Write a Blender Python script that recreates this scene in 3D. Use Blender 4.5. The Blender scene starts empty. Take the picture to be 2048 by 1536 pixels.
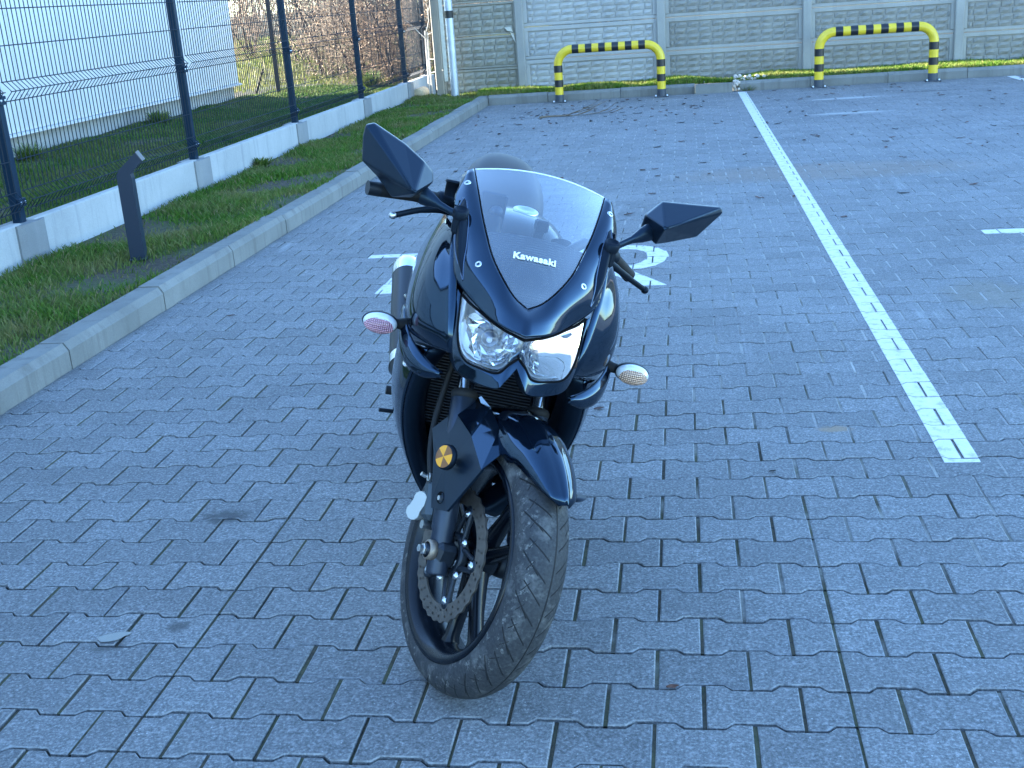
import bpy, math, random
import numpy as np
from mathutils import Vector, Matrix

# ------------------------------------------------------------------ camera, sky, sun, exposure
scene = bpy.context.scene
CAM_F = 2349.32; CAM_PITCH = 0.31875; CAM_YAW = -0.157714; CAM_ROLL = -0.071191; CAM_H = 1.42235
cam_data = bpy.data.cameras.new('camera')
cam = bpy.data.objects.new('camera', cam_data)
scene.collection.objects.link(cam)
cam_data.sensor_fit = 'HORIZONTAL'
cam_data.sensor_width = 36.0
cam_data.lens = CAM_F / 2048.0 * 36.0
cam_data.clip_start = 0.05
cam_data.clip_end = 3000
def cam_axes():
    p, y, r = CAM_PITCH, CAM_YAW, CAM_ROLL
    fwd = Vector((math.sin(y) * math.cos(p), math.cos(y) * math.cos(p), -math.sin(p)))
    rt = Vector((math.cos(y), -math.sin(y), 0))
    up = rt.cross(fwd)
    return math.cos(r) * rt + math.sin(r) * up, -math.sin(r) * rt + math.cos(r) * up, fwd
RT, UP, FW = cam_axes()
cam.matrix_world = Matrix(((RT.x, UP.x, -FW.x, 0), (RT.y, UP.y, -FW.y, 0), (RT.z, UP.z, -FW.z, CAM_H), (0, 0, 0, 1)))
scene.camera = cam

SUN_EL = math.radians(24.5)
SUN_A = math.radians(3.5)            # the sun stands to the left, a touch behind the far wall
SUN_DIR = Vector((-math.cos(SUN_A) * math.cos(SUN_EL), math.sin(SUN_A) * math.cos(SUN_EL), math.sin(SUN_EL)))
world = bpy.data.worlds.new('World'); scene.world = world; world.use_nodes = True
wn = world.node_tree.nodes; wl = world.node_tree.links
bg = wn['Background']
sky = wn.new('ShaderNodeTexSky'); sky.sky_type = 'NISHITA'; sky.sun_disc = False
sky.sun_elevation = SUN_EL
sky.sun_rotation = math.atan2(SUN_DIR.x, SUN_DIR.y)
sky.air_density = 1.0; sky.dust_density = 0.15; sky.ozone_density = 2.0
tint = wn.new('ShaderNodeMix'); tint.data_type = 'RGBA'; tint.blend_type = 'MULTIPLY'; tint.inputs[0].default_value = 1.0
tint.inputs[7].default_value = (.81, 1.0, 1.12, 1)       # the camera's cool white balance, even over the whole sky
wl.new(sky.outputs[0], tint.inputs[6]); wl.new(tint.outputs[2], bg.inputs[0]); bg.inputs[1].default_value = 0.12
sun_data = bpy.data.lights.new('sun', 'SUN'); sun_data.energy = 5.0; sun_data.angle = math.radians(0.53)
sun_data.color = (1.0, 0.93, 0.82)
sun = bpy.data.objects.new('sun', sun_data); scene.collection.objects.link(sun)
sun.rotation_euler = (-SUN_DIR).to_track_quat('-Z', 'Y').to_euler()
sun.location = (-30, 20, 30)
vs = scene.view_settings
vs.view_transform = 'Standard'; vs.look = 'None'; vs.gamma = 1.0; vs.use_curve_mapping = False
vs.exposure = 3.0
scene.render.engine = 'CYCLES'
cy = scene.cycles
cy.max_bounces = 8; cy.diffuse_bounces = 3; cy.glossy_bounces = 5; cy.transparent_max_bounces = 16; cy.transmission_bounces = 6
cy.use_denoising = True
cy.sample_clamp_indirect = 6.0

# ------------------------------------------------------------------ helpers
rng = random.Random(7)
COL = scene.collection

class MB:
    """collects faces; build() links them as one mesh object"""
    def __init__(s): s.v = []; s.f = []; s.m = []; s.sm = []
    def add(s, vs, fs, mat=0, smooth=False):
        o = len(s.v); s.v.extend([tuple(map(float, p)) for p in vs])
        for f in fs:
            s.f.append(tuple(i + o for i in f)); s.m.append(mat); s.sm.append(smooth)
    def box(s, c, d, mat=0, M=None, bev=0.0):
        x, y, z = d[0] / 2, d[1] / 2, d[2] / 2
        if bev > 0:
            b = min(bev, x * .9, y * .9, z * .9)
            vs = []
            for sx in (-1, 1):
                for sy in (-1, 1):
                    for sz in (-1, 1):
                        vs += [(sx * x, sy * (y - b), sz * (z - b)), (sx * (x - b), sy * y, sz * (z - b)), (sx * (x - b), sy * (y - b), sz * z)]
            def i(a, bb, cc, k): return ((a > 0) * 4 + (bb > 0) * 2 + (cc > 0)) * 3 + k
            fs = []
            for sx in (-1, 1):
                q = [i(sx, -1, -1, 0), i(sx, 1, -1, 0), i(sx, 1, 1, 0), i(sx, -1, 1, 0)]; fs.append(q if sx > 0 else q[::-1])
            for sy in (-1, 1):
                q = [i(-1, sy, -1, 1), i(1, sy, -1, 1), i(1, sy, 1, 1), i(-1, sy, 1, 1)]; fs.append(q[::-1] if sy > 0 else q)
            for sz in (-1, 1):
                q = [i(-1, -1, sz, 2), i(1, -1, sz, 2), i(1, 1, sz, 2), i(-1, 1, sz, 2)]; fs.append(q if sz > 0 else q[::-1])
            for sx in (-1, 1):
                for sy in (-1, 1):
                    q = [i(sx, sy, -1, 0), i(sx, sy, 1, 0), i(sx, sy, 1, 1), i(sx, sy, -1, 1)]; fs.append(q[::-1] if sx * sy > 0 else q)
                for sz in (-1, 1):
                    q = [i(sx, -1, sz, 0), i(sx, 1, sz, 0), i(sx, 1, sz, 2), i(sx, -1, sz, 2)]; fs.append(q if sx * sz > 0 else q[::-1])
            for sy in (-1, 1):
                for sz in (-1, 1):
                    q = [i(-1, sy, sz, 1), i(1, sy, sz, 1), i(1, sy, sz, 2), i(-1, sy, sz, 2)]; fs.append(q[::-1] if sy * sz > 0 else q)
            for sx in (-1, 1):
                for sy in (-1, 1):
                    for sz in (-1, 1):
                        q = [i(sx, sy, sz, 0), i(sx, sy, sz, 1), i(sx, sy, sz, 2)]; fs.append(q if sx * sy * sz > 0 else q[::-1])
        else:
            vs = [(sx * x, sy * y, sz * z) for sx in (-1, 1) for sy in (-1, 1) for sz in (-1, 1)]
            fs = [(0, 1, 3, 2), (4, 6, 7, 5), (0, 4, 5, 1), (2, 3, 7, 6), (0, 2, 6, 4), (1, 5, 7, 3)]
        c = Vector(c)
        if M is not None: vs = [c + M @ Vector(p) for p in vs]
        else: vs = [c + Vector(p) for p in vs]
        s.add(vs, fs, mat)
    def prism(s, poly, z0, z1, mat=0, smooth=False):
        n = len(poly)
        vs = [(p[0], p[1], z0) for p in poly] + [(p[0], p[1], z1) for p in poly]
        s.add(vs, [tuple(range(n - 1, -1, -1)), tuple(range(n, 2 * n))] + [(i, (i + 1) % n, n + (i + 1) % n, n + i) for i in range(n)], mat, smooth)
    def tube(s, pts, r, n=8, mat=0, caps=True, smooth=True, flat=1.0, up=None):
        pts = [Vector(p) for p in pts]
        rs = r if isinstance(r, (list, tuple)) else [r] * len(pts)
        rings = []; prev = None
        for i, p in enumerate(pts):
            t = (pts[min(i + 1, len(pts) - 1)] - pts[max(i - 1, 0)]).normalized()
            if prev is None:
                a = Vector(up) if up is not None else (Vector((0, 0, 1)) if abs(t.z) < .9 else Vector((1, 0, 0)))
            else: a = prev
            a = (a - t * a.dot(t)).normalized(); prev = a
            b = t.cross(a)
            rings.append([p + (a * math.cos(k * 2 * math.pi / n) + b * math.sin(k * 2 * math.pi / n) * flat) * rs[i] for k in range(n)])
        vs = [q for R in rings for q in R]
        fs = [(i * n + k, i * n + (k + 1) % n, (i + 1) * n + (k + 1) % n, (i + 1) * n + k) for i in range(len(pts) - 1) for k in range(n)]
        o = len(s.v)
        s.add(vs, fs, mat, smooth)
        if caps:
            s.add(rings[0], [tuple(range(n - 1, -1, -1))], mat); s.add(rings[-1], [tuple(range(n))], mat)
    def lathe(s, prof, c, axis, n=24, mat=0, smooth=True, closed=False, up=None):
        """prof: list of (radius, offset along axis)"""
        ax = Vector(axis).normalized(); c = Vector(c)
        a = Vector(up) if up is not None else (Vector((0, 0, 1)) if abs(ax.z) < .9 else Vector((1, 0, 0)))
        a = (a - ax * a.dot(ax)).normalized(); b = ax.cross(a)
        vs = []
        for r, h in prof:
            for k in range(n):
                t = k * 2 * math.pi / n
                vs.append(c + ax * h + (a * math.cos(t) + b * math.sin(t)) * r)
        m = len(prof)
        fs = [(i * n + k, i * n + (k + 1) % n, ((i + 1) % m) * n + (k + 1) % n, ((i + 1) % m) * n + k) for i in range(m if closed else m - 1) for k in range(n)]
        s.add(vs, fs, mat, smooth)
    def grid(s, G, mat=0, smooth=True, flip=False):
        """G[i][j] points"""
        n, m = len(G), len(G[0])
        vs = [p for row in G for p in row]
        fs = []
        for i in range(n - 1):
            for j in range(m - 1):
                q = (i * m + j, i * m + j + 1, (i + 1) * m + j + 1, (i + 1) * m + j)
                fs.append(q[::-1] if flip else q)
        s.add(vs, fs, mat, smooth)
    def mesh(s, name, mats):
        me = bpy.data.meshes.new(name)
        me.from_pydata(s.v, [], s.f)
        for m in (mats if isinstance(mats, (list, tuple)) else [mats]): me.materials.append(m)
        if s.f:
            me.polygons.foreach_set('material_index', s.m)
            me.polygons.foreach_set('use_smooth', s.sm)
        me.update()
        return me
    def build(s, name, mats, parent=None, **tags):
        o = bpy.data.objects.new(name, s.mesh(name, mats)); COL.objects.link(o)
        if parent is not None: o.parent = parent
        for k, v in tags.items(): o[k] = v
        return o

def obj(name, me, parent=None, loc=None, rot=None, **tags):
    o = bpy.data.objects.new(name, me); COL.objects.link(o)
    if parent is not None: o.parent = parent
    if loc is not None: o.location = loc
    if rot is not None: o.rotation_euler = rot
    for k, v in tags.items(): o[k] = v
    return o
def empty(name, loc=(0, 0, 0), rz=0, **tags):
    o = bpy.data.objects.new(name, None); COL.objects.link(o); o.location = loc; o.rotation_euler = (0, 0, rz)
    o.empty_display_size = .1
    for k, v in tags.items(): o[k] = v
    return o

# ------------------------------------------------------------------ materials
class NT:
    def __init__(s, name):
        s.m = bpy.data.materials.new(name); s.m.use_nodes = True
        s.t = s.m.node_tree; s.n = s.t.nodes; s.l = s.t.links
        s.p = s.n['Principled BSDF']; s.out = s.n['Material Output']
    def node(s, t, **kw):
        n = s.n.new(t)
        for k, v in kw.items(): setattr(n, k, v)
        return n
    def pos(s, scale=(1, 1, 1), obj=False):
        if obj: c = s.node('ShaderNodeTexCoord').outputs['Object']
        else: c = s.node('ShaderNodeNewGeometry').outputs['Position']
        m = s.node('ShaderNodeMapping'); m.inputs['Scale'].default_value = scale
        s.l.new(c, m.inputs[0]); return m.outputs[0]
    def noise(s, vec, scale, detail=3, rough=.5, dist=0.0):
        n = s.node('ShaderNodeTexNoise'); n.inputs['Scale'].default_value = scale; n.inputs['Detail'].default_value = detail
        n.inputs['Roughness'].default_value = rough; n.inputs['Distortion'].default_value = dist
        s.l.new(vec, n.inputs['Vector']); return n.outputs['Fac']
    def ramp(s, fac, stops, interp='LINEAR'):
        r = s.node('ShaderNodeValToRGB'); r.color_ramp.interpolation = interp
        e = r.color_ramp.elements
        while len(e) < len(stops): e.new(.5)
        for q, (p, c) in zip(e, stops):
            q.position = p; q.color = (c[0], c[1], c[2], 1) if isinstance(c, (tuple, list)) else (c, c, c, 1)
        s.l.new(fac, r.inputs[0]); return r.outputs[0]
    def mix(s, fac, a, b, mode='MIX'):
        n = s.node('ShaderNodeMix', data_type='RGBA', blend_type=mode)
        for sock, v in ((n.inputs[0], fac), (n.inputs[6], a), (n.inputs[7], b)):
            if isinstance(v, (int, float)): sock.default_value = v
            elif isinstance(v, (tuple, list)): sock.default_value = (v[0], v[1], v[2], 1)
            else: s.l.new(v, sock)
        return n.outputs[2]
    def math(s, op, a, b=None, clamp=False):
        n = s.node('ShaderNodeMath', operation=op, use_clamp=clamp)
        for sock, v in zip(n.inputs, (a, b)):
            if v is None: continue
            if isinstance(v, (int, float)): sock.default_value = v
            else: s.l.new(v, sock)
        return n.outputs[0]
    def color(s, c):
        if isinstance(c, (tuple, list)): s.p.inputs['Base Color'].default_value = (c[0], c[1], c[2], 1)
        else: s.l.new(c, s.p.inputs['Base Color'])
    def rough(s, r):
        if isinstance(r, (int, float)): s.p.inputs['Roughness'].default_value = r
        else: s.l.new(r, s.p.inputs['Roughness'])
    def bump(s, h, strength=.3, dist=.01):
        b = s.node('ShaderNodeBump'); b.inputs['Strength'].default_value = strength; b.inputs['Distance'].default_value = dist
        s.l.new(h, b.inputs['Height']); s.l.new(b.outputs[0], s.p.inputs['Normal'])
def simple(name, col, rough=.5, metal=0.0, coat=0.0, spec=.5, var=0.0, vscale=8, bump=0.0, bscale=60, emit=None):
    t = NT(name)
    if var > 0:
        f = t.noise(t.pos(), vscale, 5, .6)
        t.color(t.ramp(f, [(.3, tuple(c * (1 - var) for c in col)), (.7, tuple(min(1, c * (1 + var)) for c in col))]))
    else: t.color(col)
    t.rough(rough)
    t.p.inputs['Metallic'].default_value = metal
    t.p.inputs['Specular IOR Level'].default_value = spec
    if coat: t.p.inputs['Coat Weight'].default_value = coat; t.p.inputs['Coat Roughness'].default_value = .03
    if bump: t.bump(t.noise(t.pos(), bscale, 4), bump, .004)
    return t.m
# ------------------------------------------------------------------ setting materials
def paver_material(name, worn):
    t = NT(name)
    pos = t.pos()
    fine = t.noise(pos, 420, 3, .7)
    mid = t.noise(pos, 28, 4, .6)
    big = t.noise(pos, 1.1, 4, .6)
    # each stone its own shade: cell value from the stone lattice
    oi = t.node('ShaderNodeObjectInfo').outputs['Random']
    gi = t.node('ShaderNodeNewGeometry').outputs['Random Per Island']
    rnd = t.math('FRACT', t.math('ADD', oi, gi))
    grain = t.noise(pos, 130, 4, .75)
    blot = t.noise(pos, 46, 5, .7)
    base = t.ramp(grain, [(.36, (.048, .050, .054)), (.5, (.145, .148, .152)), (.60, (.29, .29, .29)), (.70, (.50, .50, .50))])
    base = t.mix(.25, base, t.ramp(fine, [(.3, (.09, .09, .095)), (.7, (.28, .28, .285))]))
    base = t.mix(t.ramp(mid, [(.48, 0.0), (.78, .45)]), base, (.27, .265, .262))
    base = t.mix(t.ramp(blot, [(.54, 0.0), (.68, .55)]), base, (.42, .415, .41))
    speck = t.node('ShaderNodeTexVoronoi'); speck.inputs['Scale'].default_value = 38; t.l.new(pos, speck.inputs['Vector'])
    base = t.mix(t.ramp(speck.outputs['Distance'], [(.045, .85), (.075, 0.0)]), base, (.60, .60, .58))
    shade = t.ramp(rnd, [(0, .86), (1, 1.08)])
    base = t.mix(1.0, base, shade, 'MULTIPLY')
    base = t.mix(1.0, base, t.ramp(big, [(.3, .84), (.7, 1.1)]), 'MULTIPLY')
    # chalky tyre streaks running along the bay
    st = t.noise(t.pos((9, .55, 1)), 1.6, 5, .65)
    st2 = t.noise(pos, 1.7, 3, .5)
    chalk = t.math('MULTIPLY', t.ramp(st, [(.56, 0.0), (.72, .6)]), t.ramp(st2, [(.5, 0.0), (.66, 1.0)]))
    sy = t.node('ShaderNodeSeparateXYZ'); t.l.new(pos, sy.inputs[0])
    chalk = t.math('MULTIPLY', chalk, t.ramp(t.math('MULTIPLY', sy.outputs[1], .1), [(.36, 0.0), (.5, 1.0)]))
    base = t.mix(chalk, base, (.42, .42, .42))
    # oil and rust stains with shapes of their own
    def spot(cx, cy, rx, ry, c, k):
        nonlocal base
        s = t.node('ShaderNodeSeparateXYZ'); t.l.new(pos, s.inputs[0])
        ax = t.math('DIVIDE', t.math('SUBTRACT', s.outputs[0], cx), rx)
        ay = t.math('DIVIDE', t.math('SUBTRACT', s.outputs[1], cy), ry)
        d = t.math('ADD', t.math('MULTIPLY', ax, ax), t.math('MULTIPLY', ay, ay))
        d = t.math('ADD', d, t.math('MULTIPLY', t.math('SUBTRACT', mid, .5), 1.6))
        base = t.mix(t.ramp(d, [(.25, k), (1.0, 0.0)]), base, c)
    spot(-1.385, 3.06, .085, .06, (.045, .047, .05), .85)
    spot(-1.26, 2.42, .035, .03, (.06, .06, .062), .8)
    spot(-1.40, 2.33, .05, .035, (.06, .06, .062), .7)
    spot(.47, 3.72, .07, .035, (.30, .19, .10), .7)
    spot(1.05, 9.2, 1.3, .5, (.22, .15, .10), .45)
    spot(1.35, 5.4, .22, .30, (.20, .16, .10), .4)
    spot(1.9, 14.7, .5, .12, (.45, .45, .45), .6)
    spot(1.75, 13.1, .45, .12, (.45, .44, .42), .6)
    spot(2.9, 15.0, .45, .1, (.06, .06, .06), .6)
    spot(3.1, 11.3, .35, .08, (.07, .07, .07), .6)
    spot(-1.05, 4.75, .20, .09, (.62, .62, .62), .8)
    if worn: base = t.mix(t.ramp(t.noise(pos, 34, 3, .6), [(.38, .05), (.62, .6)]), base, (.36, .355, .345))
    t.color(base); t.rough(.66)
    h = t.math('ADD', t.math('ADD', fine, grain), t.math('MULTIPLY', mid, .6))
    t.bump(h, .8, .003)
    return t.m
MAT_PAVER = paver_material('paving_concrete', False)
MAT_PAVER_EDGE = paver_material('paving_worn_edge', True)
def joint_material():
    t = NT('joint_sand')
    pos = t.pos()
    f = t.noise(pos, 90, 4, .7); g = t.noise(pos, 3.0, 3, .5)
    s = t.node('ShaderNodeSeparateXYZ'); t.l.new(pos, s.inputs[0])
    r = t.math('ADD', t.math('MULTIPLY', s.outputs[0], .16), t.math('MULTIPLY', g, .9))
    r = t.math('ADD', r, t.math('MULTIPLY', t.math('SUBTRACT', s.outputs[1], 3.6), .055))
    dark = t.ramp(f, [(.3, (.018, .017, .013)), (.7, (.085, .07, .042))])
    moss = t.ramp(f, [(.3, (.035, .045, .02)), (.7, (.09, .08, .04))])
    dark = t.mix(t.ramp(t.noise(pos, 7, 3), [(.45, 0.0), (.6, 1.0)]), dark, moss)
    light = t.ramp(f, [(.3, (.26, .25, .23)), (.7, (.45, .43, .40))])
    t.color(t.mix(t.ramp(r, [(.42, 0.0), (.66, 1.0)]), dark, light)); t.rough(.95)
    t.bump(f, .8, .004)
    return t.m
MAT_JOINT = joint_material()
def concrete(name, c, var=.12, stain=(.3, .27, .2), stain_amt=.25, vs=3, streak=True):
    t = NT(name); pos = t.pos()
    fine = t.noise(pos, 160, 4, .6); big = t.noise(pos, vs, 5, .6)
    base = t.ramp(big, [(.3, tuple(x * (1 - var) for x in c)), (.7, tuple(x * (1 + var) for x in c))])
    base = t.mix(1.0, base, t.ramp(fine, [(.3, .88), (.7, 1.08)]), 'MULTIPLY')
    if streak:
        st = t.noise(t.pos((7, 7, .7)), 2.2, 4, .6)
        base = t.mix(t.ramp(st, [(.52, 0.0), (.75, stain_amt)]), base, stain)
    t.color(base); t.rough(.88); t.bump(fine, .35, .003)
    return t.m
MAT_KERB = concrete('kerb_concrete', (.20, .197, .182), .18, (.10, .09, .078), .6, 2.2)
MAT_PLINTH = concrete('plinth_concrete', (.40, .405, .405), .12, (.24, .25, .26), .65, 2.0)
MAT_CONNECT = concrete('connector_concrete', (.23, .235, .24), .12, (.3, .3, .3), .3)
MAT_WALL = concrete('wall_concrete', (.265, .25, .22), .16, (.14, .135, .115), .45, 1.4)
MAT_WALL_SILVER = concrete('wall_concrete_pale', (.40, .385, .36), .14, (.26, .27, .28), .35, 1.6)
MAT_WALL_OLD = concrete('wall_concrete_old', (.305, .285, .235), .2, (.15, .135, .105), .5, 1.4)
MAT_PANEL = concrete('wall_panel_concrete', (.345, .33, .30), .14, (.2, .19, .17), .35, 1.4)  # paler than the bricks: sky-lit mortar edges put into the panel colour
MAT_WALLPOST = concrete('wall_post_concrete', (.33, .315, .285), .14, (.2, .2, .19), .3, 1.6)
MAT_FENCE = simple('fence_anthracite', (.007, .018, .038), .42, 0, 0, .3)
MAT_FENCE.node_tree.nodes['Principled BSDF'].inputs['Specular Tint'].default_value = (.4, .75, 1, 1)  # sky's blue put into the posts' reflection colour
MAT_WIRE = simple('fence_wire', (.008, .016, .028), .55, 0, 0, .2)
MAT_BOLT = simple('zinc_bolt', (.75, .75, .76), .3, 1.0)
MAT_YELLOW = simple('bollard_yellow', (.72, .50, .02), .42, 0, .2, var=.10, vscale=9)
MAT_BLACK = simple('bollard_black', (.012, .012, .014), .35, 0, .2)
MAT_BASE_STEEL = simple('bollard_base', (.05, .06, .075), .5)
MAT_SOIL = NT('soil')
def soil_material():
    t = MAT_SOIL; pos = t.pos()
    f = t.noise(pos, 30, 5, .7); g = t.noise(pos, 2.3, 3)
    a = t.ramp(f, [(.3, (.03, .023, .016)), (.7, (.10, .08, .055))])
    b = t.ramp(f, [(.3, (.03, .04, .016)), (.7, (.09, .10, .04))])
    t.color(t.mix(t.ramp(g, [(.42, 1.0), (.62, 0.0)]), a, b)); t.rough(.95); t.bump(f, .9, .02)
soil_material(); MAT_SOIL = MAT_SOIL.m
def grass_material(name, a, b, dry, sc=2.0):
    t = NT(name)
    r = t.node('ShaderNodeNewGeometry').outputs['Random Per Island']
    pos = t.pos(); big = t.noise(pos, sc, 3, .6)
    c = t.ramp(r, [(0, a), (.6, b), (.86, b), (.93, dry), (1, dry)])
    c = t.mix(t.ramp(big, [(.42, .0), (.68, .65)]), c, tuple(x * 1.0 for x in dry))
    t.color(c); t.rough(.6); t.p.inputs['Specular IOR Level'].default_value = .25
    tr = t.node('ShaderNodeBsdfTranslucent'); t.l.new(c, tr.inputs[0])
    mx = t.node('ShaderNodeMixShader'); mx.inputs[0].default_value = .35
    t.l.new(t.p.outputs[0], mx.inputs[1]); t.l.new(tr.outputs[0], mx.inputs[2]); t.l.new(mx.outputs[0], t.out.inputs[0])
    return t.m
MAT_GRASS = grass_material('grass', (.038, .110, .012), (.10, .195, .022), (.27, .22, .10))
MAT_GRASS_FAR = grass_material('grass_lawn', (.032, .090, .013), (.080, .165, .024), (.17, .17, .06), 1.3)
MAT_GRASS_SUN = grass_material('grass_sunny_strip', (.06, .14, .012), (.14, .24, .024), (.32, .28, .10), 3.0)  # brighter, yellower blades: sun brightness put into the grass colour
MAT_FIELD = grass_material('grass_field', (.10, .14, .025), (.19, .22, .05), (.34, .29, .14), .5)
MAT_PAINT = NT('road_paint')
def paint_material():
    t = MAT_PAINT; pos = t.pos()
    f = t.noise(pos, 24, 5, .65); g = t.noise(pos, 200, 3)
    c = t.ramp(f, [(.32, (.42, .42, .42)), (.46, (.66, .66, .64)), (.7, (.76, .76, .74))])
    c = t.mix(1.0, c, t.ramp(g, [(.3, .9), (.7, 1.03)]), 'MULTIPLY')
    t.color(c); t.rough(.6); t.bump(g, .3, .001)
paint_material(); MAT_PAINT = MAT_PAINT.m

# ------------------------------------------------------------------ ground and paving
W, PT, LG = .2, .140776, .158829      # stone pitch along a row, row pitch, stone end length
X0, Y0 = -2.0836993, 3.3926227        # a joint of row 0
g = MB(); g.add([(-900, -900, -.08), (900, -900, -.08), (900, 1500, -.08), (-900, 1500, -.08)], [(0, 1, 2, 3)])
g.build('ground', MAT_SOIL, kind='structure')
KX, FY = -2.672, 16.47                # faces of the left and the far kerb
pv = MB(); pv.add([(KX - .02, -9, -.0085), (16, -9, -.0085), (16, FY + .02, -.0085), (KX - .02, FY + .02, -.0085)], [(0, 1, 2, 3)])
paving = pv.build('paving', simple('joint_bedding', (.022, .021, .017), .95, var=.4, vscale=40), kind='structure')

def stone_outline(a=None, b=None):
    """dog-bone paver centred on 0; a,b clip it to x range (half stones)"""
    hx, hy, wy = .1, LG / 2, PT - LG / 2
    j, k = .0040, .0036
    pts = [(hx - j, -hy + k), (hx - j, hy - k), (.059, hy - k), (.0412, wy - k), (-.0412, wy - k), (-.059, hy - k), (-hx + j, hy - k),
           (-hx + j, -hy + k), (-.059, -hy + k), (-.0412, -wy + k), (.0412, -wy + k), (.059, -hy + k)]
    if a is None: return pts
    if b > 0: return [(a + j, -wy + k), (.0412, -wy + k), (.059, -hy + k), (hx - j, -hy + k), (hx - j, hy - k), (.059, hy - k), (.0412, wy - k), (a + j, wy - k)]
    return [(-x, y) for x, y in stone_outline(0, 1)[::-1]]
def inset(poly, d):
    n = len(poly); out = []
    for i in range(n):
        p0, p1, p2 = Vector(poly[i - 1]), Vector(poly[i]), Vector(poly[(i + 1) % n])
        e1 = (p1 - p0).normalized(); e2 = (p2 - p1).normalized()
        n1 = Vector((-e1.y, e1.x)); n2 = Vector((-e2.y, e2.x))
        b = (n1 + n2); b = b / max(.3, b.dot(n1))
        out.append(tuple(p1 + b * d))
    return out
def stone_geo(poly):
    n = len(poly); top = inset(poly, .0030)
    vs = [(x, y, -.010) for x, y in poly] + [(x, y, -.0022) for x, y in poly] + [(x, y, 0) for x, y in top]
    fs = [(i, (i + 1) % n, n + (i + 1) % n, n + i) for i in range(n)] + [(n + i, n + (i + 1) % n, 2 * n + (i + 1) % n, 2 * n + i) for i in range(n)]
    fs.append(tuple(range(2 * n, 3 * n)))
    return vs, fs
FULL, HR, HL = stone_geo(stone_outline()), stone_geo(stone_outline(0, 1)), stone_geo(stone_outline(0, -1))
def mesh_of(geo, name):
    b = MB(); b.add(geo[0], geo[1]); n = len(geo[0]) // 3; b.m = [0] * n + [1] * n + [0]; return b.mesh(name, [MAT_PAVER, MAT_PAVER_EDGE])
ME = {'F': mesh_of(FULL, 'paving_stone'), 'R': mesh_of(HR, 'paving_stone_half'), 'L': mesh_of(HL, 'paving_stone_half')}
GEO = {'F': FULL, 'R': HR, 'L': HL}
OUT = {'F': stone_outline(), 'R': stone_outline(0, 1), 'L': stone_outline(0, -1)}
def to_px(p):
    d = Vector(p) - Vector((0, 0, CAM_H)); z = d.dot(FW)
    return (1024 + CAM_F * d.dot(RT) / z, 768 - CAM_F * d.dot(UP) / z, z)
CUTS = []     # straight joint lines laid through the field: (x, y0, y1)
CUTS.append((X0 + W * 4.5, 1.0, 3.3)); CUTS.append((X0 + W * 12, 1.0, 3.15)); CUTS.append((X0 + W * 2.0, 3.05, 3.15)); CUTS.append((X0 + W * 14.5, 3.1, 3.3))
stones = []
prng = random.Random(3)
row = -94
while True:
    y = Y0 - row * PT
    if y < 1.35: break
    if y < FY - .05:
        off = 0 if row % 2 == 0 else .5
        k0 = math.ceil((KX + .0 - X0) / W - off) - 1
        xmax = .40 * y + 2.6
        k = k0
        while True:
            xc = X0 + (k + off + .5) * W
            if xc > xmax: break
            if xc - .1 > -.42 * y - 1.25 - .6:
                kind = ['F']
                if xc - .1 < KX - .005: kind = ['C'] if xc + .06 > KX else []
                for cx, c0, c1 in CUTS:
                    if abs(xc - cx) < .02 and c0 < y < c1: kind = ['L', 'R']
                for q in kind: stones.append((q, xc, y, row, k))
            k += 1
    row += 1
def in_frame(x, y):
    u, v, z = to_px((x, y, 0)); return -60 < u < 2108 and v < 1590 and z > 0
near = sorted([s for s in stones if in_frame(s[1], s[2])], key=lambda s: s[1] ** 2 + s[2] ** 2)
near = set(near[:300])
rest = MB()
def cut_key(x):
    return 'C%d' % round((x - KX) * 1000)
for i_, s_ in enumerate(stones):
    if s_[0] == 'C':
        k_ = cut_key(s_[1])
        if k_ not in ME:
            d_ = KX - s_[1] + .002
            ol_ = [(max(px, d_), py) for px, py in stone_outline()]
            cl_ = []
            for q_ in ol_:
                if not cl_ or (abs(q_[0] - cl_[-1][0]) + abs(q_[1] - cl_[-1][1])) > .002: cl_.append(q_)
            ys_ = [q_[1] for q_ in cl_ if q_[0] <= d_ + 1e-6]
            keep_ = [q_ for q_ in cl_ if q_[0] > d_ + 1e-6]
            keep_ = sorted([q_ for q_ in keep_ if q_[1] < 0], key=lambda q: q[0]) + sorted([q_ for q_ in keep_ if q_[1] > 0], key=lambda q: -q[0])
            edge_ = LG / 2 if abs(d_) > .05 else PT - LG / 2
            OUT[k_] = [(d_, -edge_ + .0017)] + keep_ + [(d_, edge_ - .0017)]
            GEO[k_] = stone_geo(OUT[k_]); ME[k_] = mesh_of(GEO[k_], 'paving_stone_cut')
        n_ = (k_,) + s_[1:]
        if s_ in near: near.discard(s_); near.add(n_)
        stones[i_] = n_
TOPZ = {}
for s in stones:
    q, x, y, r, k = s
    dz = prng.uniform(-.0016, .0012); tx, ty = prng.uniform(-.0045, .0045), prng.uniform(-.006, .006); rz = prng.uniform(-.006, .006)
    jx, jy = prng.uniform(-.0012, .0012), prng.uniform(-.0008, .0008)
    TOPZ[s] = (dz, tx, ty, rz, jx, jy)
    if s in near:
        o = obj('paving_stone', ME[q], paving, (x + jx, y + jy, dz), (tx, ty, rz))
    else:
        M = Matrix.Translation((x + jx, y + jy, dz)) @ Matrix.Rotation(rz, 4, 'Z') @ Matrix.Rotation(ty, 4, 'Y') @ Matrix.Rotation(tx, 4, 'X')
        rest.add([M @ Vector(p) for p in GEO[q][0]], GEO[q][1]); n = len(GEO[q][0]) // 3; rest.m[-2 * n - 1:] = [0] * n + [1] * n + [0]
fill = MB(); frng = random.Random(8)
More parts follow.
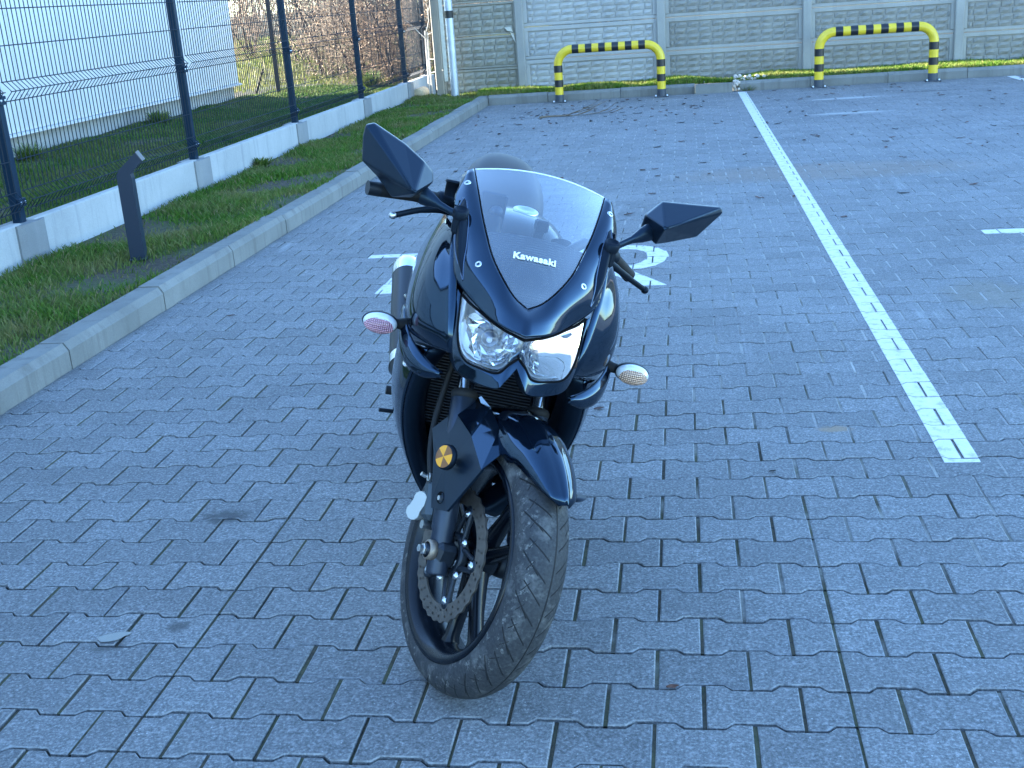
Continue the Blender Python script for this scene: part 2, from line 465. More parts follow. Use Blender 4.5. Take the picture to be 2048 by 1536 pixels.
for s in stones:
    if s[0] == 'R':
        z = -.004; fill.add([(s[1] - .0046, s[2] - .058, z), (s[1] + .0046, s[2] - .058, z), (s[1] + .0046, s[2] + .058, z), (s[1] - .0046, s[2] + .058, z)], [(0, 1, 2, 3)])
    if s[0] == 'F' or s[0] == 'R':
        z = -.0032 + frng.uniform(-.0035, .0008); xx = s[1] + .1; h = LG / 2 - .0035
        fill.add([(xx - .0046, s[2] - h, z), (xx + .0046, s[2] - h, z), (xx + .0046, s[2] + h, z), (xx - .0046, s[2] + h, z)], [(0, 1, 2, 3)])
fill.build('joint_sand', MAT_JOINT, paving, kind='stuff')
rest.build('distant_paving_stones', [MAT_PAVER, MAT_PAVER_EDGE], paving, kind='stuff')

# painted markings: each patch of paint lies on its own stone
def clip(poly, quad):
    out = list(poly); n = len(quad)
    for i in range(n):
        a, b = Vector(quad[i]), Vector(quad[(i + 1) % n]); e = b - a
        nn = []
        for j in range(len(out)):
            p, q = Vector(out[j - 1]), Vector(out[j])
            sp = e.x * (p.y - a.y) - e.y * (p.x - a.x); sq = e.x * (q.y - a.y) - e.y * (q.x - a.x)
            if sp * sq < 0: nn.append(tuple(p + (q - p) * (sp / (sp - sq))))
            if sq >= 0: nn.append(tuple(q))
        out = nn
        if len(out) < 3: return []
    return out
def paint(name, quads, label, cat='road marking', wobble=0.0, **kw):
    b = MB(); pr = random.Random(len(name) + len(quads))
    xs = [p[0] for q in quads for p in q]; ys = [p[1] for q in quads for p in q]
    bx = (min(xs) - .12, max(xs) + .12, min(ys) - .12, max(ys) + .12)
    for s in stones:
        q, x, y, r, k = s
        if not (bx[0] < x < bx[1] and bx[2] < y < bx[3]): continue
        dz, tx, ty, rz, jx, jy = TOPZ[s]
        ol = [(px + x + jx, py + y + jy) for px, py in inset(OUT[q], .0003)]
        for qd in quads:
            qq = [(px + pr.uniform(-wobble, wobble), py + pr.uniform(-wobble, wobble)) for px, py in qd]
            c = clip(ol, qq)
            if len(c) >= 3:
                c2 = []
                for p in c:
                    if not c2 or (Vector(p) - Vector(c2[-1])).length > 1e-4: c2.append(p)
                if len(c2) < 3: continue
                z = [dz + .0016 + (p[1] - y) * tx - (p[0] - x) * ty for p in c2]
                n = len(c2)
                b.add([(p[0], p[1], zz) for p, zz in zip(c2, z)] + [(p[0], p[1], zz - .004) for p, zz in zip(c2, z)],
                      [tuple(range(n))] + [(i, n + i, n + (i + 1) % n, (i + 1) % n) for i in range(n)])
    return b.build(name, MAT_PAINT, label=label, category=cat, **kw)
paint('parking_line', [[(.757, 3.425), (.861, 3.425), (.83, 16.3), (.72, 16.3)]], 'long white parking bay line running away to the far kerb')
paint('parking_line', [[(1.632, 6.69), (9, 6.66), (9, 6.77), (1.632, 6.80)]], 'short white line entering at the right edge, crossing the bay sideways')
paint('parking_line', [[(4.17, 8.0), (4.27, 8.0), (4.24, 16.35), (4.14, 16.35)]], 'white bay line in the far right corner by the striped barrier')
paint('painted_letter', [[(-1.87, 6.665), (-1.21, 6.665), (-1.21, 6.75), (-1.87, 6.75)], [(-1.605, 5.78), (-1.47, 5.78), (-1.47, 6.665), (-1.605, 6.665)]],
      'white painted letter T on the paving behind the exhaust', 'road marking', .006)
paint('painted_letter', [[(-1.0, 5.78), (-.87, 5.78), (-.87, 6.75), (-1.0, 6.75)]], 'white painted letter I on the paving behind the motorcycle', 'road marking', .006)
def ring_quads(cx, cy, rx, ry, rx2, ry2, a0, a1, n):
    out = []
    for i in range(n):
        t0 = a0 + (a1 - a0) * i / n; t1 = a0 + (a1 - a0) * (i + 1) / n
        out.append([(cx + rx2 * math.cos(t0), cy + ry2 * math.sin(t0)), (cx + rx * math.cos(t0), cy + ry * math.sin(t0)),
                    (cx + rx * math.cos(t1), cy + ry * math.sin(t1)), (cx + rx2 * math.cos(t1), cy + ry2 * math.sin(t1))])
    return out
Rq = [[(-.66, 5.77), (-.53, 5.77), (-.53, 6.75), (-.66, 6.75)], [(-.53, 6.655), (-.33, 6.655), (-.33, 6.75), (-.53, 6.75)], [(-.53, 6.12), (-.33, 6.12), (-.33, 6.22), (-.53, 6.22)]]
Rq += ring_quads(-.33, 6.435, .232, .315, .12, .218, -math.pi / 2, math.pi / 2, 8)
Rq += [[(-.22, 5.765), (-.10, 5.765), (-.30, 6.13), (-.44, 6.13)]]
paint('painted_letter', Rq, 'white painted letter R on the paving right of the motorcycle', 'road marking', .006)

# paving sheets unseen to the right and behind the camera, added to brighten reflections
unseen_yard = MB()
unseen_yard.add([(-60, -90, -.03), (90, -90, -.03), (90, -9, -.03), (-60, -9, -.03)], [(0, 1, 2, 3)]); unseen_yard.add([(16, -9, -.03), (90, -9, -.03), (90, FY, -.03), (16, FY, -.03)], [(0, 1, 2, 3)])
unseen_yard.add([(KX, -9, -.004), (16, -9, -.004), (16, 1.28, -.004), (KX, 1.28, -.004)], [(0, 1, 2, 3)]); unseen_yard.add([(3.26, 1.28, -.004), (16, 1.28, -.004), (16, FY, -.004), (9.35, FY, -.004)], [(0, 1, 2, 3)])
unseen_yard.build('unseen_yard', MAT_PAVER, kind='structure')
# ------------------------------------------------------------------ kerbs
KP = [(0, -.1), (0, .088), (-.022, .122), (-.135, .122), (-.135, -.1)]   # section, x across, z up
def kerb_mesh(length):
    b = MB(); L = length / 2 - .0035
    n = len(KP)
    vs = [(x, -L, z) for x, z in KP] + [(x, L, z) for x, z in KP]
    b.add(vs, [tuple(range(n)), tuple(range(2 * n - 1, n - 1, -1))] + [(i, n + i, n + (i + 1) % n, (i + 1) % n) for i in range(n)])
    return b.mesh('kerb_stone', MAT_KERB)
KM = kerb_mesh(1.0)
kerb = empty('kerb', kind='structure')
krng = random.Random(5)
y = -2.406
while y < FY - .9:
    obj('kerb_stone', KM, kerb, (KX + krng.uniform(-.003, .003), y + .5, krng.uniform(-.004, .004)), (0, krng.uniform(-.01, .01), krng.uniform(-.004, .004)))
    y += 1.0
kl = FY + .14 - y
obj('kerb_stone', kerb_mesh(kl), kerb, (KX, y + kl / 2 - .002, 0))
kerb2 = empty('far_kerb', kind='structure')
x = KX
i = 0
while x < 15:
    L = 1.0
    if i == 0: x = -2.668; L = .83
    if abs(x - .4) < .6 and x < .69 < x + L + .4 and i and not (x > .62):   # the kerb has a gap where the stones spill out
        L = .655 - x
        obj('kerb_stone', kerb_mesh(L), kerb2, (x + L / 2, FY, 0), (0, 0, -math.pi / 2 + math.pi)); x = .745; i += 1
        L = .93
    obj('kerb_stone', KM if L == 1.0 else kerb_mesh(L), kerb2, (x + L / 2, FY + krng.uniform(-.003, .003), krng.uniform(-.005, .005)), (0, 0, math.pi / 2 * 1 + math.pi))
    x += L; i += 1

# ------------------------------------------------------------------ verge soil
def height_verge(x, y):
    return .098 + (.010 * math.sin(x * 3.1 + y * 1.3) + .008 * math.sin(y * 4.7 - x * 2.2)) * max(.15, min(1, (x + 3.9) * 2))
def sheet(name, x0, x1, y0, y1, step, hf, mat, **kw):
    nx = max(2, int((x1 - x0) / step) + 1); ny = max(2, int((y1 - y0) / step) + 1)
    G = [[(x0 + (x1 - x0) * i / (nx - 1), y0 + (y1 - y0) * j / (ny - 1), hf(x0 + (x1 - x0) * i / (nx - 1), y0 + (y1 - y0) * j / (ny - 1))) for i in range(nx)] for j in range(ny)]
    b = MB(); b.grid(G, 0, True); return b.build(name, mat, **kw)
sheet('verge', -3.90, KX - .12, -3, 17.5, .12, height_verge, MAT_SOIL, kind='structure')
def height_far(x, y): return .108 + .010 * math.sin(x * 4.1 + y * 2.3) + .02 * (y - 16.6)
sheet('far_verge', KX - .12, 16, FY + .11, 17.5, .12, height_far, MAT_SOIL, kind='structure')
def height_lawn(x, y):
    t = min(1, max(0, (-3.95 - x) / 2.5)); return .17 + .07 * t + .012 * math.sin(x * 2.7 + y * 1.9) + .01 * math.sin(3.3 * y)
sheet('lawn', -7.2, -3.93, -3, 19.5, .15, height_lawn, MAT_SOIL, kind='structure')
def height_field(x, y): return .20 + .03 * math.sin(x * .8 + y * .5) + .015 * (y - 19)
sheet('field', -40, -3.9, 19.3, 60, .8, height_field, MAT_SOIL, kind='structure')

def grass(name, x0, x1, y0, y1, n, hmin, hmax, hf, mat, seed, patch=.42, **kw):
    r = np.random.default_rng(seed)
    xs = r.uniform(x0, x1, n); ys = r.uniform(y0, y1, n)
    dens = .5 + .25 * np.sin(xs * 5.1 + 1.7 * np.sin(ys * 2.3)) + .25 * np.sin(ys * 3.7 + 2.1 * np.sin(xs * 3.1) + seed)
    keep = r.uniform(0, 1, n) < np.clip((dens - patch + .35) * 2.0, .08, 1)
    xs, ys, dens = xs[keep], ys[keep], dens[keep]
    m = len(xs)
    hh = r.uniform(hmin, hmax, m) * (.55 + .6 * dens); an = r.uniform(0, 2 * np.pi, m); w = r.uniform(.0022, .0042, m) * (1 + .10 * np.maximum(0, ys - 5))
    ln = r.uniform(.25, 1.0, m) * hh; la = r.uniform(0, 2 * np.pi, m)
    zs = np.array([hf(a, b) for a, b in zip(xs, ys)]) - .004
    dx, dy = np.cos(an) * w, np.sin(an) * w
    lx, ly = np.cos(la) * ln, np.sin(la) * ln
    V = np.empty((m, 5, 3))
    V[:, 0] = np.stack([xs - dx, ys - dy, zs], 1); V[:, 1] = np.stack([xs + dx, ys + dy, zs], 1)
    V[:, 2] = np.stack([xs + dx * .8 + lx * .35, ys + dy * .8 + ly * .35, zs + hh * .6], 1); V[:, 3] = np.stack([xs - dx * .8 + lx * .35, ys - dy * .8 + ly * .35, zs + hh * .6], 1)
    V[:, 4] = np.stack([xs + lx, ys + ly, zs + hh], 1)
    me = bpy.data.meshes.new(name)
    idx = np.arange(m)[:, None] * 5
    faces = [tuple(q) for q in np.concatenate([idx, idx + 1, idx + 2, idx + 3], 1).tolist()] + [tuple(q) for q in np.concatenate([idx + 3, idx + 2, idx + 4], 1).tolist()]
    me.from_pydata(V.reshape(-1, 3).tolist(), [], faces); me.materials.append(mat); me.update()
    return obj(name, me, None, **kw)
grass('verge_grass', -3.84, KX - .125, 3.6, 17.4, 95000, .02, .065, height_verge, MAT_GRASS, 1, .54, kind='stuff', label='patchy short green grass between kerb and fence', category='grass')
grass('far_verge_grass', KX - .2, 9.5, FY + .13, 17.28, 78000, .03, .085, height_far, MAT_GRASS_SUN, 2, .30, kind='stuff', label='sunlit grass strip in front of the concrete wall', category='grass')
grass('lawn_grass', -6.5, -3.97, 5.5, 19.0, 90000, .02, .06, height_lawn, MAT_GRASS_FAR, 3, .25, kind='stuff', label='shaded lawn between wire fence and white building', category='grass')
grass('field_grass', -20, -3.9, 18.6, 40, 42000, .06, .22, height_field, MAT_FIELD, 4, .3, kind='stuff', label='sunlit rough grass behind the building corner', category='grass')
# ------------------------------------------------------------------ white building on the left
BX, BY1, BY0, BH = -6.5, 17.22, -5.5, 5.7
MAT_CLAD = simple('cladding_white', (.66, .65, .64), .5, var=.03, vscale=1.2)
MAT_CLAD_JOINT = simple('cladding_joint', (.55, .55, .56), .6)
MAT_BPLINTH = concrete('building_plinth', (.45, .44, .42), .14, (.34, .28, .2), .5, 1.5)
MAT_FLASH = simple('flashing_metal', (.62, .62, .63), .4)
MAT_SCREW = simple('cladding_screw', (.35, .35, .37), .5)
MAT_ROOF = simple('roof_membrane', (.2, .2, .2), .8)
bld = empty('white_building', (BX, BY1, 0), label='white clad building with concrete plinth behind the wire fence', category='building')
def bpart(name, mb, mat):
    o = mb.build(name, mat, bld); o.location = (-BX, -BY1, 0); return o
b = MB(); b.box((BX - 9.06, (BY0 + BY1) / 2, (.43 + BH) / 2), (18, BY1 - BY0 - .02, BH - .43)); bpart('core', b, MAT_CLAD_JOINT)
y = BY1
k = 0
while y > BY0:
    y2 = max(BY0, y - 1.0)
    b = MB(); b.box((BX - .035, (y + y2) / 2, (.47 + BH) / 2), (.05, y - y2 - .006, BH - .47)); bpart('cladding_panel', b, MAT_CLAD)
    y = y2; k += 1
b = MB(); b.box((BX - 9.03, BY1 - .02, (.47 + BH) / 2), (17.9, .06, BH - .47)); bpart('end_cladding', b, MAT_CLAD)
b = MB(); b.box((BX - 9.09, (BY0 + BY1) / 2 - .01, .2), (18, BY1 - BY0 - .06, .49)); bpart('plinth', b, MAT_BPLINTH)
b = MB()
b.add([(BX - .06, BY0, .475), (BX + .03, BY0, .455), (BX + .032, BY0, .435), (BX - .06, BY0, .447), (BX - .06, BY1 + .03, .475), (BX + .03, BY1 + .03, .455), (BX + .032, BY1 + .03, .435), (BX - .06, BY1 + .03, .447)],
      [(0, 1, 5, 4), (1, 2, 6, 5), (2, 3, 7, 6), (0, 3, 2, 1), (4, 5, 6, 7)])
bpart('drip_flashing', b, MAT_FLASH)
b = MB(); b.box((BX - 9.05, (BY0 + BY1) / 2, BH + .1), (18.3, BY1 - BY0 + .2, .2)); bpart('roof', b, MAT_ROOF)
sm = MB(); sm.lathe([(.0, .006), (.012, .005), (.016, 0)], (0, 0, 0), (1, 0, 0), 8); sme = sm.mesh('screw', MAT_SCREW)
for yy in (17.0, 16.0, 15.0, 14.0, 13.0, 12.0, 11.0, 10.0, 9.0):
    for d in (-.06, .06):
        obj('screw', sme, bld, (.0 - .008, yy + .28 + d - BY1, .83 + .02 * math.sin(yy)))

# ------------------------------------------------------------------ wire fence with concrete plinth boards
FX = -3.93
FPY = [1.2, 3.85, 6.49, 9.17, 11.83, 14.50, 16.97, 18.5]
fence = empty('wire_fence', (FX, FPY[2], 0), label='tall anthracite wire mesh fence on pale concrete boards', category='fence')
def fpart(name, mb, mat, parent=None):
    o = mb.build(name, mat, parent or fence)
    if parent is None: o.location = (-FX, -FPY[2], 0)
    return o
for i, py in enumerate(FPY):
    b = MB(); b.box((FX, py, 1.28), (.06, .062, 1.90), 0, None, .006)
    post = fpart('post', b, MAT_FENCE)
    for z in (.455, 1.045, 1.70):
        b = MB(); b.box((FX + .039, py, z), (.016, .075, .05), 0, None, .003); fpart('clamp', b, MAT_FENCE, post)
        for d in (-.022, .022):
            b = MB(); b.lathe([(.0, .006), (.007, .005), (.008, 0)], (FX + .047, py + d, z), (1, 0, 0), 8); fpart('bolt', b, MAT_BOLT, post)
    # concrete connector block around the post foot
    b = MB(); w, t = .155, .085
    b.prism([(FX - t, py - w), (FX + t - .015, py - w), (FX + t + .008, py - w + .05), (FX + t + .008, py + w - .05), (FX + t - .015, py + w), (FX - t, py + w)], -.05, .338)
    fpart('connector_block', b, MAT_CONNECT)
for a, c in zip(FPY[:-1], FPY[1:]):
    b = MB(); b.box((FX + .02, (a + c) / 2, .145), (.075, c - a - .31 + .16, .40), 0, None, .008); fpart('plinth_board', b, MAT_PLINTH)
# wires
def wire_path(z0, z1):
    pts = []
    z = z0
    folds = [.465, 1.09, 1.74]
    pts.append((0, z0))
    for f in folds:
        for dz, dx in ((-.055, 0), (0, .05), (.055, 0)):
            if z0 + .01 < f + dz < z1: pts.append((dx, f + dz))
    pts.append((0, z1)); return pts
WP = wire_path(.37, 2.24)
for a, c in zip(FPY[:-1], FPY[1:]):
    b = MB(); n = int((c - a - .05) / .05); r = .0034
    for k in range(n + 1):
        yy = a + .045 + k * (c - a - .09) / n
        b.tube([(FX + .036 + dx, yy, z) for dx, z in WP], r, 4, 0, False, False)
    for z, dx in ((.41, 0), (.465, .05), (.52, 0), (.70, 0), (1.035, 0), (1.09, .05), (1.145, 0), (1.345, 0), (1.55, 0), (1.685, 0), (1.74, .05), (1.795, 0), (2.0, 0), (2.2, 0)):
        b.tube([(FX + .036 + dx + .0035, a + .03, z), (FX + .036 + dx + .0035, c - .03, z)], .0032, 4, 0, False, False)
    fpart('mesh_panel', b, MAT_WIRE)
# ------------------------------------------------------------------ second, crossing fence behind the building corner
f2 = empty('back_fence', (-6.3, 18.2, 0), label='dark thin fence with single post behind the building corner', category='fence')
MAT_DARKPOST = simple('rusty_post', (.03, .022, .02), .6)
for x in (-6.25, -3.72):
    b = MB(); b.box((x + 6.3, 0, 1.1), (.06, .06, 2.0), 0, None, .006); b.build('post', MAT_DARKPOST, f2)
b = MB()
for k in range(58): 
    x = -6.5 + k * .05
    b.tube([(x + 6.3, -.02, z) for dx, z in WP], .0022, 4, 0, False, False)
for z in (.41, .52, .70, 1.035, 1.145, 1.345, 1.55, 1.74, 2.0): b.tube([(-.2, -.022, z), (2.65, -.022, z)], .0025, 4, 0, False, False)
b.build('mesh_panel', MAT_WIRE, f2)
st = MB(); st.tube([(-6.62, 18.15, .2), (-6.5, 18.1, .42), (-6.42, 18.07, .6)], [.022, .018, .012], 6); st.tube([(-6.47, 18.09, .5), (-6.42, 18.1, .56)], .01, 5)
st.build('wooden_stake', simple('dark_wood', (.03, .022, .018), .8), label='short dark leaning stake beside the back fence post', category='stake')

# ------------------------------------------------------------------ concrete panel wall at the far end
WY = 17.36
wall = empty('concrete_wall', (0, WY, 0), label='grey precast concrete wall with brick pattern panels and posts', category='wall')
WPX = [-3.49, -2.28, -.285, 1.708, 3.72, 5.73, 7.74, 9.75, 11.76, 13.77, 15.78]
def wpart(name, mb, mat, parent=None):
    o = mb.build(name, mat, parent or wall)
    if parent is None: o.location = (0, -WY, 0)
    return o
for x in WPX:
    b = MB(); b.box((x, WY - .01, 1.1), (.118, .16, 2.2), 0, None, .012)
    wpart('post', b, MAT_WALLPOST if x != WPX[0] else MAT_WALL_OLD)
wr = random.Random(11)
brick_total = 0
BR = {}
def brick_mesh(w, h, mat, style, seed):
    """rough-faced brick, its front towards -y"""
    key = (round(w, 3), round(h, 3), mat.name, seed)
    if key in BR: return BR[key]
    r = random.Random(hash(key[:2]) + seed)
    n = 4; m = 3; d = .024 if style != 'split' else .032
    G = []
    for j in range(m):
        rowp = []
        for i in range(n):
            u = -w / 2 + .006 + (w - .012) * i / (n - 1); v = -h / 2 + .006 + (h - .012) * j / (m - 1)
            e = i in (0, n - 1) or j in (0, m - 1)
            rowp.append((u + (0 if i in (0, n - 1) else r.uniform(-.008, .008)), -d * (.45 if e else r.uniform(.8, 1.35)), v + (0 if j in (0, m - 1) else r.uniform(-.006, .006))))
        G.append(rowp)
    b = MB(); b.grid(G, 0, False)
    # skirt
    per = G[0] + [G[j][n - 1] for j in range(1, m)] + G[m - 1][-2::-1] + [G[j][0] for j in range(m - 2, 0, -1)]
    nn = len(per)
    b.add(per + [(p[0] * 1.03, .004, p[2] * 1.06) for p in per], [(i, nn + i, nn + (i + 1) % nn, (i + 1) % nn) for i in range(nn)])
    BR[key] = b.mesh('brick', mat); return BR[key]
PH = .452
for bi in range(len(WPX) - 1):
    xa, xb = WPX[bi] + .05, WPX[bi + 1] - .05
    style = 'split' if bi == 0 else ('wavy' if bi == 1 else 'rock')
    mat = {'split': MAT_WALL_OLD, 'wavy': MAT_WALL_SILVER, 'rock': MAT_WALL}[style]
    for r in range(5):
        z0 = .075 + r * PH - (.08 if bi == 0 else 0); z1 = z0 + PH
        if z1 > 2.2: z1 = 2.2
        b = MB(); fr = .055 if style != 'split' else .03
        c = ((xa + xb) / 2, WY + .01, (z0 + z1) / 2)
        # back slab and a raised frame
        b.box((c[0], WY + .02, c[2]), (xb - xa, .05, z1 - z0 - .006))
        fy = WY - .014
        b.box((c[0], fy, z1 - fr / 2 - .005), (xb - xa - .004, .03, fr), 0, None, .006)
        b.box((c[0], fy, z0 + fr * .35 + .005), (xb - xa - .004, .03, fr * .7), 0, None, .006)
        b.box((xa + fr / 2 + .004, fy, c[2]), (fr, .028, z1 - z0 - fr * 1.7 - .012), 0, None, .006)
        b.box((xb - fr / 2 - .004, fy, c[2]), (fr, .028, z1 - z0 - fr * 1.7 - .012), 0, None, .006)
        broken = bi == 0 and r == 1
        panel = wpart('panel', b, MAT_PANEL if style == 'rock' else mat)
        fx0, fx1, fz0, fz1 = xa + fr + .012, xb - fr - .012, z0 + fr * .7 + .014, z1 - fr - .014
        rows = 4; bh = (fz1 - fz0) / rows
        bw = {'split': .168, 'wavy': .195, 'rock': .168}[style]
        extra = MB()
        for q in range(rows):
            xs = fx0 - (bw / 2 if q % 2 else bw * .62)
            while xs < fx1 - .02:
                l, rr = max(fx0, xs), min(fx1, xs + bw)
                if rr - l > .03:
                    me = brick_mesh(rr - l, bh, mat, style, wr.randrange(6))
                    loc = ((l + rr) / 2, WY - .005, fz0 + (q + .5) * bh)
                    u, v, zz = to_px(loc)
                    vis = -20 < u < 2068 and v > -12
                    if vis and brick_total < 300:
                        brick_total += 1
                        obj('brick', me, panel, loc)
                    elif -300 < u < 4200:
                        o = len(extra.v)
                        extra.add([tuple(Vector(p.co) + Vector(loc)) for p in me.vertices], [tuple(p.vertices) for p in me.polygons])
                xs += bw
        if extra.v: wpart('bricks', extra, mat, panel)['kind'] = 'stuff'
# broken corner: chunks left hanging by the second post
MAT_CHIP = concrete('sun_patch_concrete', (.62, .58, .5), .1, (.5, .45, .4), .2)  # pale colour stands in for sun falling through the broken corner
b = MB()
b.add([(-2.50, WY - .05, .995), (-2.40, WY - .06, 1.0), (-2.385, WY - .05, .93), (-2.45, WY - .055, .945), (-2.5, WY + .0, .995), (-2.40, WY + .0, 1.0), (-2.385, WY + .0, .93), (-2.45, WY + .0, .945)],
      [(3, 2, 1, 0), (0, 1, 5, 4), (1, 2, 6, 5), (2, 3, 7, 6), (3, 0, 4, 7)])
b.add([(-2.42, WY - .05, .93), (-2.37, WY - .055, .90), (-2.345, WY - .045, .77), (-2.38, WY - .05, .83), (-2.42, WY, .93), (-2.37, WY, .90), (-2.345, WY, .77), (-2.38, WY, .83)],
      [(3, 2, 1, 0), (0, 1, 5, 4), (1, 2, 6, 5), (2, 3, 7, 6), (3, 0, 4, 7)])
wpart('broken_chunk', b, MAT_CHIP)

# ------------------------------------------------------------------ striped barriers
def barrier(name, xl, xr, y, R, H, label, nstripe):
    e = empty(name, ((xl + xr) / 2, y, 0), label=label, category='barrier', group='striped steel barriers at the far kerb')
    cx = (xl + xr) / 2; bend = .20
    path = [(xl, 0)]
    zt = H - R
    path.append((xl, zt - bend))
    N = 8
    for i in range(1, N + 1):
        a = math.pi - i * (math.pi / 2) / N; path.append((xl + bend + bend * math.cos(a), zt - bend + bend * math.sin(a)))
    path.append((xr - bend, zt))
    for i in range(1, N + 1):
        a = math.pi / 2 - i * (math.pi / 2) / N; path.append((xr - bend + bend * math.cos(a), zt - bend + bend * math.sin(a)))
    path.append((xr, 0))
    # the bent tube, painted yellow, with black bands and a dark foot
    b = MB(); b.tube([(x - cx, 0, z) for x, z in path], R, 16, 0, True, True, 1.0, (0, 1, 0)); b.build('tube', MAT_YELLOW, e)
    def band(p, q):
        m = MB(); p, q = Vector(p), Vector(q); ax = (q - p).normalized()
        m.lathe([(R + .0012, 0), (R + .0012, (q - p).length)], p, ax, 16); m.build('black_band', MAT_BLACK, e)
    L = zt - bend; s = (L - .105) / 4.15
    for x in (xl, xr):
        z = L - s
        for i in range(2): band((x - cx, 0, z), (x - cx, 0, z + s)); z -= 2.05 * s
        m = MB(); m.lathe([(R + .0015, .006), (R + .0015, .105)], (x - cx, 0, 0), (0, 0, 1), 16); m.build('foot_sleeve', MAT_BASE_STEEL, e)
        m = MB(); m.box((x - cx, 0, .008), (.19, .15, .012), 0, None, .003); pl = m.build('base_plate', MAT_BASE_STEEL, e)
        for dx in (-.075, .075):
            m = MB(); m.lathe([(0, .02), (.011, .02), (.012, .0)], (x - cx + dx, -.045, .012), (0, 0, 1), 6); m.build('bolt', MAT_BOLT, pl)
    d = (xr - xl - 2 * bend) / (2 * nstripe - 1)
    for i in range(nstripe): band((xl + bend - cx + 2 * i * d, 0, zt), (xl + bend - cx + (2 * i + 1) * d, 0, zt))
barrier('barrier', -1.655, -.283, 16.27, .057, .745, 'yellow and black striped hoop barrier on the left, behind the motorcycle', 6)
barrier('barrier', 1.765, 3.20, 16.27, .06, .755, 'yellow and black striped hoop barrier on the right, near the picture edge', 6)

# ------------------------------------------------------------------ small bollard lamp on the verge
MAT_LAMP = simple('lamp_anthracite', (.010, .021, .042), .42, 0, 0, .35)
lb = empty('bollard_lamp', (-3.205, 6.47, .09), label='dark square bollard lamp with bent head in the verge', category='lamp')
b = MB(); w = .042
prof = [(-w, 0), (-w, .50), (-w + .02, .535), (.085, .625), (.115, .575), (w - .005, .505), (w, .48), (w, 0)]
n = len(prof)
b.add([(x, -.045, z) for x, z in prof] + [(x, .045, z) for x, z in prof],
      [(7, 6, 5, 4, 3, 2, 1, 0)[::-1], tuple(range(2 * n - 1, n - 1, -1))[::1]] + [(i, n + i, n + (i + 1) % n, (i + 1) % n) for i in range(n)])
for i_ in (0,): pass
post = b.build('post', MAT_LAMP, lb); post.rotation_euler = (0, 0, .25)
b = MB(); b.box((.1005, 0, .601), (.062, .092, .004), 0, Matrix.Rotation(math.radians(59), 3, 'Y')); h = b.build('end_cap', simple('grey_cap', (.12, .115, .12), .6), lb); h.rotation_euler = (0, 0, .25)
b = MB(); b.box((0, 0, .006), (.10, .105, .012), 0, None, .003); h = b.build('base_plate', MAT_LAMP, lb); h.rotation_euler = (0, 0, .25)

# ------------------------------------------------------------------ galvanised pole, slat, stakes
MAT_GALV = simple('galvanised_steel', (.50, .52, .55), .45, .5, var=.10, vscale=12)
pe = empty('steel_pole', (-3.225, 17.0, .1), label='round galvanised steel pole in front of the wall corner', category='pole')
b = MB(); b.lathe([(.058, -.15), (.058, 3.6), (.05, 3.62), (0, 3.63)], (0, 0, 0), (0, 0, 1), 18); b.build('shaft', MAT_GALV, pe)
b = MB(); b.box((.045, -.038, .82), (.02, .004, .07)); b.build('sticker', simple('white_sticker', (.8, .8, .8), .5), pe)
b = MB(); b.lathe([(.0605, 0), (.0605, .10)], (0, 0, 1.08), (0, 0, 1), 18); b.build('clamp_band', simple('black_band', (.02, .02, .02), .5), pe)
b = MB(); b.box((-3.325, 16.94, 1.6), (.05, .02, 2.55), 0, None, .003)
b.build('timber_batten', simple('pale_wood', (.62, .57, .47), .7, var=.12, vscale=20), label='pale narrow timber batten standing against the steel pole', category='batten')
MAT_TWIGW = simple('bleached_stem', (.50, .48, .44), .8, var=.2, vscale=30)
b = MB()
b.tube([(-3.72, 17.55, .08), (-3.70, 17.53, .5), (-3.69, 17.5, 1.02)], [.017, .016, .014], 6)
b.tube([(-3.66, 17.5, .06), (-3.665, 17.5, .6), (-3.66, 17.5, 1.0)], [.013, .012, .01], 6)
def twig(b, p, d, L, r, n, rr, bend=.35):
    pts = [Vector(p)]; d = Vector(d).normalized()
    for i in range(n):
        d = (d + Vector((rr.uniform(-bend, bend), rr.uniform(-bend, bend), rr.uniform(-bend, bend) * .7))).normalized(); pts.append(pts[-1] + d * L / n)
    b.tube(pts, [r * (1 - .75 * i / n) for i in range(n + 1)], 4, 0, False, True); return pts
tr = random.Random(4)
for z, d in ((.42, (1, -.3, .2)), (.62, (1, -.4, .1)), (.95, (.9, -.2, .6)), (.9, (-.6, -.4, .6)), (1.0, (.2, .2, 1))):
    p = twig(b, (-3.68, 17.5, z), d, .42, .007, 5, tr); twig(b, p[3], (d[0], d[1], d[2] + .6), .2, .004, 4, tr)
b.build('cut_sapling', MAT_TWIGW, label='thin bleached cut sapling stems tied by the wall corner', category='sapling')
# log lying by the fence end
b = MB(); b.lathe([(0, 0), (.075, 0), (.082, .006), (.085, .3), (.078, .31), (0, .31)], (-3.80, 17.10, .155), (.12, 1, .03), 14)
b.build('cut_log', simple('cut_wood', (.50, .38, .24), .8, var=.25, vscale=25), label='short round cut log lying at the end of the fence boards', category='log')

